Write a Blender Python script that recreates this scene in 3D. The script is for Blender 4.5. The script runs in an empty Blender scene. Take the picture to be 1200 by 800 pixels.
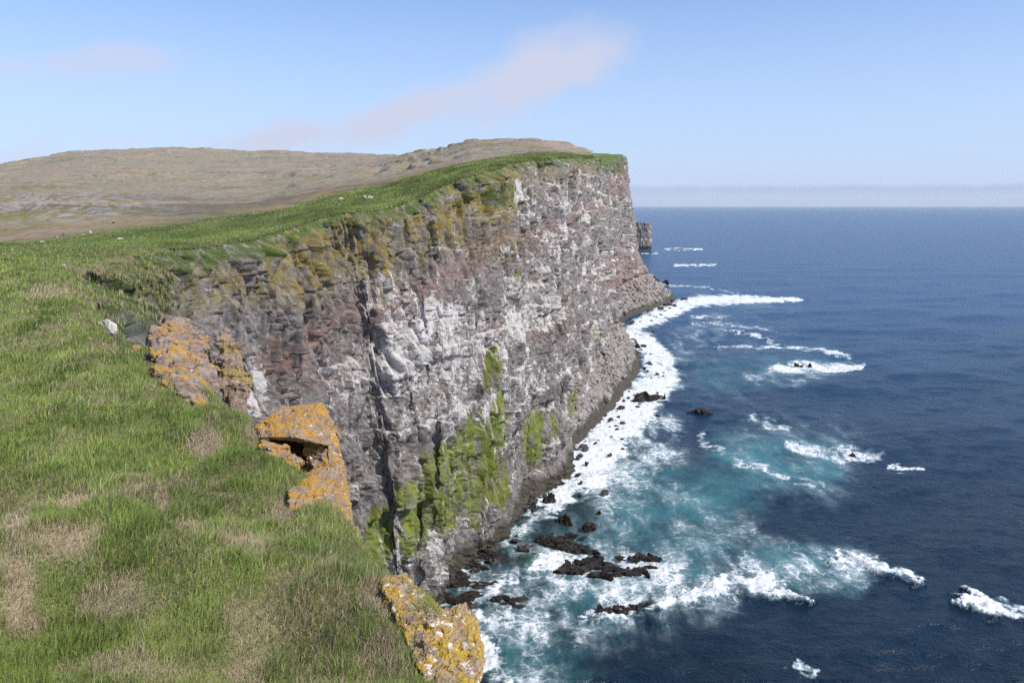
import bpy, bmesh, math, random, time
import numpy as np
from mathutils import Vector

T0 = time.time()
S = bpy.context.scene
C = S.collection
R = math.radians
rng = np.random.default_rng(7)
random.seed(7)

# ------------------------------------------------------------------ camera numbers
H = 100.0                      # eye height above the sea
F = 967.0                      # focal length in photo pixels (1200 wide)
PITCH = math.atan(159.0 / F)
CP, SP = math.cos(PITCH), math.sin(PITCH)


def ue(px, py):
    """photo pixel -> (X/Y, dz/dY) of the line of sight"""
    u = (np.asarray(px, float) - 600.0) / F
    v = (400.0 - np.asarray(py, float)) / F
    k = CP + v * SP
    return u / k, (-SP + v * CP) / k


def at(px, py, Y):
    U, E = ue(px, py)
    return Vector((float(U * Y), float(Y), float(H + E * Y)))


def sea_at(px, py, z=0.0):
    U, E = ue(px, py)
    Y = (z - H) / E
    return float(U * Y), float(Y)


def to_px(X, Y, Z):
    k = Y * CP - (Z - H) * SP
    return 600 + F * X / k, 400 - F * (Y * SP + (Z - H) * CP) / k


# ------------------------------------------------------------------ numpy noise
def _h(ix, iy, seed):
    n = (ix.astype(np.int64) * 374761393 + iy.astype(np.int64) * 668265263 + seed * 982451653) & 0xFFFFFFFF
    n = ((n ^ (n >> 13)) * 1274126177) & 0xFFFFFFFF
    n = ((n ^ (n >> 15)) * 2246822519) & 0xFFFFFFFF
    return (n ^ (n >> 16)) & 0xFFFFFFFF


def perlin(x, y, seed=0):
    x = np.asarray(x, float); y = np.asarray(y, float)
    x, y = np.broadcast_arrays(x, y)
    ix = np.floor(x); iy = np.floor(y)
    fx = x - ix; fy = y - iy
    ix = ix.astype(np.int64); iy = iy.astype(np.int64)
    u = fx * fx * fx * (fx * (fx * 6 - 15) + 10)
    v = fy * fy * fy * (fy * (fy * 6 - 15) + 10)

    def g(dx, dy):
        a = _h(ix + dx, iy + dy, seed) * (2 * math.pi / 4294967296.0)
        return np.cos(a) * (fx - dx) + np.sin(a) * (fy - dy)
    n0 = g(0, 0) * (1 - u) + g(1, 0) * u
    n1 = g(0, 1) * (1 - u) + g(1, 1) * u
    return (n0 * (1 - v) + n1 * v) * 1.5


def fbm(x, y, seed=0, octaves=4, gain=0.5, lac=2.03):
    s = 0; a = 1.0
    for o in range(octaves):
        s = s + a * perlin(x, y, seed + o * 17)
        x = np.asarray(x) * lac + 3.1; y = np.asarray(y) * lac - 1.7
        a *= gain
    return s


def ridged(x, y, seed=0, octaves=3, gain=0.5):
    s = 0; a = 1.0
    for o in range(octaves):
        s = s + a * (1 - 2 * np.abs(perlin(x, y, seed + o * 13)))
        x = np.asarray(x) * 2.1 + 5.3; y = np.asarray(y) * 2.1 + 1.9
        a *= gain
    return s


def worley(x, y, seed=0):
    """returns (F1, F2, cell random)"""
    ix = np.floor(x).astype(np.int64); iy = np.floor(y).astype(np.int64)
    f1 = np.full(x.shape, 9.0); f2 = np.full(x.shape, 9.0); cid = np.zeros(x.shape)
    for dx in (-1, 0, 1):
        for dy in (-1, 0, 1):
            cx = ix + dx; cy = iy + dy
            px = cx + _h(cx, cy, seed) / 4294967296.0
            py = cy + _h(cx, cy, seed + 1) / 4294967296.0
            d = np.hypot(px - x, py - y)
            r = _h(cx, cy, seed + 2) / 4294967296.0
            near = d < f1
            f2 = np.where(near, f1, np.minimum(f2, d))
            cid = np.where(near, r, cid)
            f1 = np.where(near, d, f1)
    return f1, f2, cid


def sstep(a, b, x):
    t = np.clip((np.asarray(x, float) - a) / (b - a), 0, 1)
    return t * t * (3 - 2 * t)


# ------------------------------------------------------------------ mesh helpers
def link(name, me, mats, parent=None):
    o = bpy.data.objects.new(name, me)
    C.objects.link(o)
    for m in (mats if isinstance(mats, (list, tuple)) else [mats]):
        if m is not None and m.name not in me.materials:
            me.materials.append(m)
    if parent is not None:
        o.parent = parent
    return o


def raw_mesh(name, co, loops, starts, totals):
    me = bpy.data.meshes.new(name)
    me.vertices.add(len(co))
    me.vertices.foreach_set('co', np.ascontiguousarray(co, dtype=np.float32).ravel())
    me.loops.add(len(loops))
    me.loops.foreach_set('vertex_index', np.ascontiguousarray(loops, dtype=np.int32))
    me.polygons.add(len(starts))
    me.polygons.foreach_set('loop_start', np.ascontiguousarray(starts, dtype=np.int32))
    me.polygons.foreach_set('loop_total', np.ascontiguousarray(totals, dtype=np.int32))
    me.update(calc_edges=True)
    return me


def grid_mesh(name, co, nr, nc, keep=None, smooth=True):
    """co: (nr*nc,3) row major. keep: per-face bool (nr-1,nc-1)"""
    i = np.arange((nr - 1) * (nc - 1)).reshape(nr - 1, nc - 1)
    r, c = np.divmod(i, nc - 1)
    a = r * nc + c
    q = np.stack([a, a + 1, a + nc + 1, a + nc], -1)
    q = q[keep] if keep is not None else q.reshape(-1, 4)
    q = q.reshape(-1, 4)
    used = np.unique(q)
    remap = np.full(nr * nc, -1, np.int64); remap[used] = np.arange(len(used))
    q = remap[q]
    n = len(q)
    me = raw_mesh(name, co[used], q.ravel(), np.arange(n) * 4, np.full(n, 4))
    if smooth:
        me.polygons.foreach_set('use_smooth', np.ones(n, bool))
    return me, used


def fattr(me, name, val):
    a = me.attributes.new(name, 'FLOAT', 'POINT')
    a.data.foreach_set('value', np.ascontiguousarray(val, dtype=np.float32))


def cattr(me, name, rgb):
    a = me.attributes.new(name, 'FLOAT_COLOR', 'POINT')
    col = np.ones((len(rgb), 4), np.float32); col[:, :3] = rgb
    a.data.foreach_set('color', col.ravel())


def vattr(me, name, v):
    a = me.attributes.new(name, 'FLOAT_VECTOR', 'POINT')
    a.data.foreach_set('vector', np.ascontiguousarray(v, dtype=np.float32).ravel())


def tag(o, label=None, cat=None, group=None, kind=None):
    if label: o['label'] = label
    if cat: o['category'] = cat
    if group: o['group'] = group
    if kind: o['kind'] = kind
    return o


# ------------------------------------------------------------------ node helpers
class NT:
    def __init__(s, name):
        s.m = bpy.data.materials.new(name); s.m.use_nodes = True
        s.t = s.m.node_tree; s.t.nodes.clear()
        s.out = s.n('ShaderNodeOutputMaterial')

    def n(s, typ, **kw):
        nd = s.t.nodes.new(typ)
        for k, v in kw.items():
            setattr(nd, k, v)
        return nd

    def l(s, a, b): s.t.links.new(a, b)

    def inp(s, nd, key, v):
        sock = nd.inputs[key]
        if v is None: return
        if isinstance(v, bpy.types.NodeSocket): s.l(v, sock)
        elif isinstance(v, (tuple, list)) and sock.type == 'RGBA' and len(v) == 3: sock.default_value = (*v, 1)
        else: sock.default_value = v

    def attr(s, name, out='Fac'):
        return s.n('ShaderNodeAttribute', attribute_name=name).outputs[out]

    def math(s, op, a, b=None, c=None, clamp=False):
        nd = s.n('ShaderNodeMath', operation=op, use_clamp=clamp)
        for i, v in enumerate((a, b, c)):
            if v is not None: s.inp(nd, i, v)
        return nd.outputs[0]

    def ramp(s, x, a, b, lo=0.0, hi=1.0):
        nd = s.n('ShaderNodeMapRange', interpolation_type='SMOOTHSTEP')
        for i, v in enumerate((x, a, b, lo, hi)): s.inp(nd, i, v)
        return nd.outputs[0]

    def vec(s, v, scale):
        nd = s.n('ShaderNodeVectorMath', operation='MULTIPLY')
        s.inp(nd, 0, v); s.inp(nd, 1, scale)
        return nd.outputs[0]

    def vadd(s, a, b):
        nd = s.n('ShaderNodeVectorMath', operation='ADD')
        s.inp(nd, 0, a); s.inp(nd, 1, b)
        return nd.outputs[0]

    def noise(s, v, scale=1.0, detail=4.0, rough=0.55, dist=0.0, color=False):
        nd = s.n('ShaderNodeTexNoise')
        s.inp(nd, 'Vector', v); s.inp(nd, 'Scale', scale); s.inp(nd, 'Detail', detail)
        s.inp(nd, 'Roughness', rough); s.inp(nd, 'Distortion', dist)
        return nd.outputs['Color' if color else 'Fac']

    def voro(s, v, scale=1.0, feature='F1', out='Distance'):
        nd = s.n('ShaderNodeTexVoronoi', feature=feature)
        s.inp(nd, 'Vector', v); s.inp(nd, 'Scale', scale)
        return nd.outputs[out]

    def mix(s, f, a, b, blend='MIX'):
        nd = s.n('ShaderNodeMix', data_type='RGBA', blend_type=blend)
        s.inp(nd, 0, f); s.inp(nd, 6, a); s.inp(nd, 7, b)
        return nd.outputs[2]

    def bump(s, h, strength=0.5, dist=0.1, normal=None):
        nd = s.n('ShaderNodeBump')
        s.inp(nd, 'Height', h); s.inp(nd, 'Strength', strength); s.inp(nd, 'Distance', dist)
        if normal is not None: s.inp(nd, 'Normal', normal)
        return nd.outputs[0]

    def principled(s, col, rough=0.9, spec=0.3, normal=None, **kw):
        nd = s.n('ShaderNodeBsdfPrincipled')
        s.inp(nd, 'Base Color', col); s.inp(nd, 'Roughness', rough); s.inp(nd, 'Specular IOR Level', spec)
        if normal is not None: s.inp(nd, 'Normal', normal)
        for k, v in kw.items(): s.inp(nd, k, v)
        s.l(nd.outputs[0], s.out.inputs[0])
        return nd


# ------------------------------------------------------------------ coast layout
# stations along the cliff: top (x, y), base (x, y), height where talus starts, share of run taken by the wall
def T(px, py, Y):
    p = at(px, py, Y); return (p.x, p.y)


STN = [
    ((9, -60), (30, -80), 5, .9),
    ((2.2, 0), (18, 0), 5, .9),
    ((-.45, 10.2), (10, 25), 5, .9),
    ((-3.1, 15.5), (6, 40), 5, .9),
    ((-7, 22.5), (1, 60), 5, .9),
    ((-13.6, 33), (-6, 85), 5, .9),
    ((-20, 41), (-14, 105), 5, .9),
    ((-33.5, 65), (-22, 125), 5, .9),
    ((-46, 88), (-37, 115), 5, .9),
    ((-51, 110), (-40, 130), 5, .9),
    ((-51, 130), (-41, 146), 5, .9),
    (T(300, 277, 150), (-38, 160), 5, .9),
    (T(345, 255, 165), (-34, 171), 5, .9),
    (T(400, 247, 180), (-28, 182), 5, .9),
    (T(450, 243, 193), (-23, 192), 5, .9),
    (T(476, 236, 203), sea_at(507, 700), 5, .88),
    (T(520, 216, 222), sea_at(541, 668), 6, .86),
    (T(560, 200, 245), sea_at(577, 634), 7, .84),
    (T(595, 191, 268), sea_at(611, 602), 8, .80),
    (T(625, 187, 300), sea_at(644, 570), 9, .76),
    (T(650, 184.5, 345), sea_at(668, 533), 12, .66),
    (T(674, 183, 410), sea_at(705, 493), 20, .46),
    (T(689, 185, 480), sea_at(739, 455), 26, .32),
    (T(697, 188, 540), sea_at(752, 430), 28, .28),
    (T(702, 189, 605), sea_at(742, 408), 26, .34),
    (T(708, 189, 668), sea_at(717, 387), 14, .60),
    (T(714, 188, 735), sea_at(742, 371), 26, .38),
    (T(722, 186, 805), sea_at(772, 361), 30, .32),
    (T(729, 184, 865), sea_at(793, 352), 34, .30),
    ((116, 915), (185, 950), 30, .35),
    ((95, 1010), (150, 1030), 10, .8),
    ((102, 1150), (140, 1160), 10, .8),
    ((60, 1400), (100, 1400), 10, .8),
    ((-300, 2500), (-260, 2520), 10, .8),
]
ctl = np.array([[a[0], a[1], b[0], b[1], th, tf] for a, b, th, tf in STN])


def catmull(P, n_per):
    """dense Catmull-Rom (centripetal knots on the top line)"""
    d = np.hypot(np.diff(P[:, 0]), np.diff(P[:, 1])) ** 0.5
    k = np.concatenate([[0], np.cumsum(d)])
    out = []
    for i in range(1, len(P) - 2):
        t0, t1, t2, t3 = k[i - 1], k[i], k[i + 1], k[i + 2]
        t = np.linspace(t1, t2, n_per, endpoint=False)[:, None]
        A1 = (t1 - t) / (t1 - t0) * P[i - 1] + (t - t0) / (t1 - t0) * P[i]
        A2 = (t2 - t) / (t2 - t1) * P[i] + (t - t1) / (t2 - t1) * P[i + 1]
        A3 = (t3 - t) / (t3 - t2) * P[i + 1] + (t - t2) / (t3 - t2) * P[i + 2]
        B1 = (t2 - t) / (t2 - t0) * A1 + (t - t0) / (t2 - t0) * A2
        B2 = (t3 - t) / (t3 - t1) * A2 + (t - t1) / (t3 - t1) * A3
        out.append((t2 - t) / (t2 - t1) * B1 + (t - t1) / (t2 - t1) * B2)
    return np.concatenate(out)


dense = catmull(ctl, 120)
dl = np.concatenate([[0], np.cumsum(np.hypot(np.diff(dense[:, 0]), np.diff(dense[:, 1])))])


def along(s):
    return np.stack([np.interp(s, dl, dense[:, k]) for k in range(6)], -1)


def relief_low(s, z):
    return 4.5 * fbm(s / 46, z / 190, 102, 2) + 2.4 * ridged(s / 19, z / 75, 103, 2)


def brink(s):
    """how far the buttresses push the brink itself out or in"""
    y = np.interp(s, dl, dense[:, 1])
    return (relief_low(s, np.full(np.shape(s), 95.0)) - 1.4 + 1.2 * fbm(np.asarray(s) / 5.5, 0 * np.asarray(s), 119, 3)) * sstep(70, 100, y) * sstep(1100, 900, y) + .55 * fbm(np.asarray(s) / 2.4, 0 * np.asarray(s), 120, 3) * sstep(100, 70, y) * sstep(5, 10, y)


_nx = np.gradient(dense[:, 1]); _ny = -np.gradient(dense[:, 0]); _nl = np.hypot(_nx, _ny) + 1e-9
_w = np.ones(41) / 41
_nx = np.convolve(np.pad(_nx / _nl, 20, 'edge'), _w, 'valid'); _ny = np.convolve(np.pad(_ny / _nl, 20, 'edge'), _w, 'valid')
_pb = brink(dl)
dense[:, 0] += _nx * _pb; dense[:, 1] += _ny * _pb      # top line only; dl keeps the plain length

# polylines for signed distance
poly_c = along(np.concatenate([np.arange(0, 1150, 9.0), np.linspace(1150, dl[-1], 40)]))[:, :2]
poly_f = along(np.concatenate([np.arange(0, 1150, 1.6), np.linspace(1150, dl[-1], 60)]))[:, :2]


def edge_dist(X, Y):
    """signed distance to the cliff edge, + inland (left of the line), - over the sea"""
    X = np.asarray(X, float); Y = np.asarray(Y, float)
    sh = X.shape; X = X.ravel(); Y = Y.ravel()
    D = _edge(X, Y, poly_c)
    for lo in range(-60, 1400, 40):               # refine only near the line, in strips of the line
        pf = (poly_f[:, 1] > lo - 30) & (poly_f[:, 1] < lo + 70)
        m = (np.abs(D) < 22) & (Y >= lo) & (Y < lo + 40)
        if m.any() and pf.sum() > 3:
            i = np.nonzero(pf)[0]
            D[m] = _edge(X[m], Y[m], poly_f[i[0]:i[-1] + 1])
    return D.reshape(sh)


def _edge(X, Y, poly):
    best = np.full(X.shape, 1e18); sgn = np.ones(X.shape)
    for i in range(len(poly) - 1):
        ax, ay = poly[i]; bx, by = poly[i + 1]
        dx, dy = bx - ax, by - ay
        L = dx * dx + dy * dy + 1e-9
        t = np.clip(((X - ax) * dx + (Y - ay) * dy) / L, 0, 1)
        qx = X - ax - t * dx; qy = Y - ay - t * dy
        d = qx * qx + qy * qy
        cr = dx * (Y - ay) - dy * (X - ax)
        m = d < best - 1e-9
        best = np.where(m, d, best)
        sgn = np.where(m, np.sign(cr), sgn)
    return np.sqrt(best) * sgn


# ------------------------------------------------------------------ land heights
PX = [-900, 0, 100, 200, 300, 400, 450, 500, 550, 600, 629, 641, 665, 687, 735]
ROWS = {
    -900: [(120, 291), (200, 285), (300, 268), (450, 250), (700, 235), (1500, 222), (2600, 212), (5200, 212)],
    0: [(120, 291), (200, 284), (300, 264), (450, 241), (700, 225), (1500, 208), (2600, 195), (5200, 215)],
    100: [(120, 290), (165, 283), (260, 267), (450, 240), (700, 222), (1500, 205), (2800, 178), (5200, 205)],
    200: [(120, 291), (165, 275), (260, 258), (500, 235), (900, 217), (1800, 197), (3000, 175.5), (5200, 200)],
    300: [(130, 290), (152, 277), (220, 256), (320, 245), (600, 228), (1200, 212), (2000, 196), (3200, 177), (5200, 200)],
    400: [(150, 262), (180, 247), (250, 232), (330, 224), (450, 218), (700, 211), (1300, 202), (2000, 192), (3400, 182.5), (5200, 200)],
    450: [(160, 256), (194, 243), (270, 223), (380, 213), (700, 206), (1300, 197), (2000, 188), (3400, 182.5), (5200, 200)],
    500: [(175, 240), (213, 224), (300, 206), (480, 200), (900, 193), (1400, 183), (1800, 176), (2600, 186), (5200, 205)],
    550: [(190, 222), (238, 203.5), (320, 194), (560, 188), (1000, 178), (1400, 167.5), (2000, 185), (5200, 210)],
    600: [(210, 208), (270, 190), (350, 187), (700, 181), (1000, 172), (1330, 161.5), (1800, 180), (5200, 212)],
    629: [(240, 195), (302, 186.5), (380, 185), (700, 179), (1000, 169), (1290, 159.5), (1700, 180), (5200, 213)],
    641: [(260, 193), (325, 185.3), (420, 184.5), (750, 178), (1000, 171), (1290, 166), (1700, 182), (5200, 213)],
    665: [(280, 190), (385, 183.5), (500, 183.2), (800, 178), (1100, 171), (1200, 169.5), (1700, 182), (5200, 215)],
    687: [(330, 188), (470, 184.5), (600, 185), (700, 186), (900, 184), (1080, 178), (1160, 173.5), (1500, 185), (5200, 215)],
    735: [(400, 195), (540, 190), (670, 190), (740, 189), (805, 186.5), (865, 184), (950, 189), (1160, 190), (1500, 200), (5200, 215)],
}
NU, NY = 900, 400
gU = np.linspace(-2.2, .35, NU)
gL = np.linspace(math.log(90), math.log(5200), NY)
colE = []
colU = []
for p in PX:
    ys = np.array([r[0] for r in ROWS[p]], float); es = ue(p, np.array([r[1] for r in ROWS[p]], float))[1]
    ys = np.concatenate([[90], ys]); es = np.concatenate([[-6 / 90 if p < 350 else es[0] - .03], es])
    colE.append(np.interp(gL, np.log(ys), es)); colU.append(float(ue(p, 241)[0]))
colE = np.array(colE)
tab = np.stack([np.interp(gU, colU, colE[:, j]) for j in range(NY)], 1)
for _ in range(16):                       # soften the kinks
    tab[:, 1:-1] = .25 * tab[:, :-2] + .5 * tab[:, 1:-1] + .25 * tab[:, 2:]
    m_ = .25 * tab[:-2] + .5 * tab[1:-1] + .25 * tab[2:]
    tab[1:-1] = m_


def bilin(tb, x0, x1, y0, y1, x, y):
    nx, ny = tb.shape
    fx = np.clip((x - x0) / (x1 - x0) * (nx - 1), 0, nx - 1.001); fy = np.clip((y - y0) / (y1 - y0) * (ny - 1), 0, ny - 1.001)
    ix = fx.astype(int); iy = fy.astype(int); fx = fx - ix; fy = fy - iy
    return (tb[ix, iy] * (1 - fx) * (1 - fy) + tb[ix + 1, iy] * fx * (1 - fy) + tb[ix, iy + 1] * (1 - fx) * fy + tb[ix + 1, iy + 1] * fx * fy)


def land_z(X, Y, D=None, detail=True):
    X = np.asarray(X, float); Y = np.asarray(Y, float)
    if D is None: D = edge_dist(X, Y)
    plane = 94 + 4.4 * sstep(9, 1, Y)
    Yc = np.maximum(Y, 90.0)
    far = H + bilin(tab, gU[0], gU[-1], gL[0], gL[-1], X / Yc, np.log(Yc)) * Yc
    w = sstep(90, 130, Y)
    z = plane * (1 - w) + far * w
    if detail:
        near = sstep(130, 60, Y)
        z = z + near * (0.50 * perlin(X / 3.1, Y / 3.1, 3) + .13 * perlin(X / 1.1, Y / 1.1, 4) + .45 * perlin(X / 9, Y / 9, 5)) * sstep(6, 9, Y)
        mid = sstep(60, 150, Y)
        z = z + mid * sstep(0, 12, D) * (0.8 * fbm(X / 22, Y / 22, 11, 3) + .18 * perlin(X / 4, Y / 4, 12))
        fa = sstep(350, 900, Y)
        # basalt steps: noise of height bands running round the slopes
        n = fbm(X / 420, Y / 300, 21, 4)
        stepv = (z / 9.0 + n * 2.2)
        fr = stepv - np.floor(stepv)
        z = z + fa * ((sstep(.15, .4, fr) - fr) * 4.5 * np.maximum(perlin(X / 260, Y / 200, 24) + .25, 0) * 2 + 3.0 * fbm(X / 260, Y / 200, 26, 2) + 3.0 * sstep(1500, 3000, Y) * fbm(X / 90, Y / 90, 29, 3))
        z = z + sstep(1500, 2600, Y) * 7.0 * sstep(.02, .14, perlin(X / 260, Y / 500, 31)) + sstep(700, 1100, Y) * 2.5 * sstep(.05, .15, perlin(X / 90, Y / 160, 32))
        # rocky rise on the left of the valley
        kn = np.exp(-(((X / np.maximum(Y, 1) + .55) / .13) ** 2 + ((Y - 430) / 170) ** 2))
        z = z + kn * (2.4 * np.maximum(ridged(X / 40, Y / 22, 28, 3), 0))
    # rounded grassy lip over the edge
    z = z - .7 * np.exp(-np.maximum(D, 0) / .9) * sstep(4, 10, Y) - np.where(D < 0, -D * 1.7 + .15 * D * D, 0)
    return z


def build_land():
    us = np.concatenate([np.linspace(-2.1, -.72, 90, endpoint=False), np.arange(-.72, .15, .0013)])
    ys = np.concatenate([np.linspace(-40, 3, 20, endpoint=False), np.geomspace(3, 80, 330, endpoint=False), np.geomspace(80, 560, 520, endpoint=False), np.geomspace(560, 5200, 280)])
    nr, nc = len(ys), len(us)
    Yg = np.repeat(ys[:, None], nc, 1)
    Ug = np.repeat(us[None], nr, 0)
    Xg = Ug * np.maximum(Yg, 12) + (Yg < 12) * 0
    D = edge_dist(Xg, Yg)
    Z = land_z(Xg, Yg, D)
    lip = .5 + np.clip(Yg / 400, 0, 2)
    jag = .45 * lip * fbm(Xg / 3.0, Yg / 3.0, 41, 3)
    ok = (D > np.where(Yg > 106, .35 + .3 * jag, -lip * .8 + jag)) & (Z > .5)
    co = np.stack([Xg, Yg, Z], -1).reshape(-1, 3)
    keep = ok[:-1, :-1] & ok[1:, :-1] & ok[:-1, 1:] & ok[1:, 1:]
    split = int(np.searchsorted(ys, 520))
    res = []
    for nm, lo, hi in (('clifftop_grassland', 0, split + 1), ('hills', split, nr)):
        me, used = grid_mesh(nm, co[lo * nc:hi * nc], hi - lo, nc, keep[lo:hi - 1])
        X = Xg.reshape(-1)[lo * nc:hi * nc][used]; Y = Yg.reshape(-1)[lo * nc:hi * nc][used]
        Zz = co[lo * nc:hi * nc][used][:, 2]; d = D.reshape(-1)[lo * nc:hi * nc][used]
        fattr(me, 'green', green_mask(X, Y, d)); fattr(me, 'straw', straw_mask(X, Y, d))
        fattr(me, 'near', sstep(140, 70, Y)); fattr(me, 'edge', sstep(3.2, .2, d + 1.3 * perlin(X / 4, Y / 4, 44)))
        kn = np.exp(-(((X / np.maximum(Y, 1) + .55) / .16) ** 2 + ((Y - 430) / 200) ** 2))
        rk = np.maximum(kn * 1.1, .75 * sstep(300, 600, Y)) * sstep(.05, .6, ridged(X / 60, Y / 26, 51, 4))
        fattr(me, 'rocky', rk)
        o = link(nm, me, MAT['turf'])
        tag(o, kind='structure')
        res.append(o)
    return res


STRAW_PX = [(75, 650, 60, 30, 1), (20, 610, 35, 50, 1), (150, 770, 90, 30, .7), (85, 585, 35, 18, 1), (290, 640, 40, 20, .9),
            (240, 520, 25, 12, 1), (300, 655, 30, 14, .9), (445, 690, 45, 30, 1), (440, 740, 60, 40, .6), (20, 690, 40, 40, 1),
            (285, 750, 40, 50, .7), (220, 625, 35, 18, .8), (270, 585, 30, 10, .7), (160, 575, 30, 30, .7), (60, 345, 60, 12, .7),
            (210, 560, 25, 20, .7), (390, 770, 80, 30, .5), (120, 480, 60, 12, .45), (40, 400, 60, 14, .45), (295, 500, 14, 20, .9), (330, 580, 20, 25, .9),
            (150, 320, 60, 8, .6), (190, 590, 12, 30, .9), (130, 690, 60, 25, .8), (330, 700, 70, 25, .5)]


def straw_mask(X, Y, D):
    Ys = np.maximum(Y, 1.0)
    px, py = to_px(X, Ys, 94.0)
    m = np.zeros(X.shape)
    nz = fbm(X / 1.4, Y / 1.4, 61, 3)
    for cx, cy, rx, ry, w in STRAW_PX:
        r = np.hypot((px - cx) / (rx * .8), (py - cy) / (ry * .8))
        m = np.maximum(m, w * sstep(1.25, .35, r + .5 * nz))
    base = .06 + .45 * fbm(X / 2.0, Y / 3.0, 63, 3) + .2 * perlin(X / 11, Y / 9, 65)
    base = np.where(Y > 100, .25 + .3 * fbm(X / 15, Y / 25, 66, 3), base)
    return np.clip(np.maximum(m, base), 0, 1)


def green_mask(X, Y, D):
    wdt = np.interp(Y, [60, 100, 140, 185, 230, 300, 450, 900], [400, 120, 62, 60, 66, 52, 40, 36])
    return sstep(1.55, .35, D / wdt + .3 * fbm(X / 28, Y / 45, 71, 3)) * sstep(1000, 900, Y)


# ------------------------------------------------------------------ materials
MAT = {}


def make_turf():
    t = NT('turf'); geo = t.n('ShaderNodeNewGeometry'); P = geo.outputs['Position']
    green, straw, near, edge, rocky = [t.attr(k) for k in ('green', 'straw', 'near', 'edge', 'rocky')]
    nf = t.noise(P, 1.1, 5, .65); nm = t.noise(P, .09, 5, .6); nl = t.noise(P, .012, 5, .6)
    # rim grass
    g1 = t.mix(nf, (.045, .095, .014), (.135, .215, .04))
    g1 = t.mix(t.math('MULTIPLY', straw, .65), g1, (.26, .23, .11))
    # heath further inland
    h1 = t.mix(t.ramp(nl, .38, .62), (.26, .20, .09), (.33, .222, .142))
    h1 = t.mix(t.ramp(nm, .45, .75), h1, (.19, .185, .075))
    Pst = t.vec(P, (.006, .006, .10))
    band = t.noise(Pst, 1.0, 5, .65)
    h1 = t.mix(t.ramp(band, .52, .7, 0, .6), h1, (.23, .165, .12))
    h1 = t.mix(t.ramp(t.noise(P, .3, 4, .7), .5, .8, 0, .45), h1, (.13, .13, .065))
    h1 = t.mix(t.ramp(t.noise(t.vec(P, (.003, .006, .16)), 1.0, 7, .72), .50, .57, 0, t.ramp(t.noise(P, .006, 4, .6), .4, .6, .1, .8)), h1, (.125, .11, .085))
    h1 = t.mix(t.ramp(t.noise(t.vec(P, (.002, .004, .02)), 1.0, 5, .6), .50, .64, 0, .6), h1, (.17, .185, .065))
    rk = t.math('MULTIPLY', rocky, t.ramp(t.noise(P, .16, 5, .7), .42, .58), clamp=True)
    h1 = t.mix(rk, h1, t.mix(nf, (.22, .20, .185), (.42, .39, .36)))
    col = t.mix(green, h1, g1)
    # near ground under the blades: thatch and earth
    th = t.mix(t.noise(P, 7, 4, .7), (.11, .145, .04), (.29, .27, .12))
    th = t.mix(straw, th, (.42, .335, .21))
    col = t.mix(near, col, th)
    er = t.mix(nf, (.12, .09, .06), (.28, .21, .145))
    ed = t.math('MULTIPLY', edge, t.ramp(t.noise(P, .5, 4, .7), .36, .6), clamp=True)
    col = t.mix(ed, col, er)
    h = t.math('ADD', t.noise(P, 2.2, 6, .7), t.math('MULTIPLY', t.noise(P, .25, 4, .6), 2.0))
    t.principled(col, .95, .15, t.bump(h, .9, .5))
    MAT['turf'] = t.m


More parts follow.
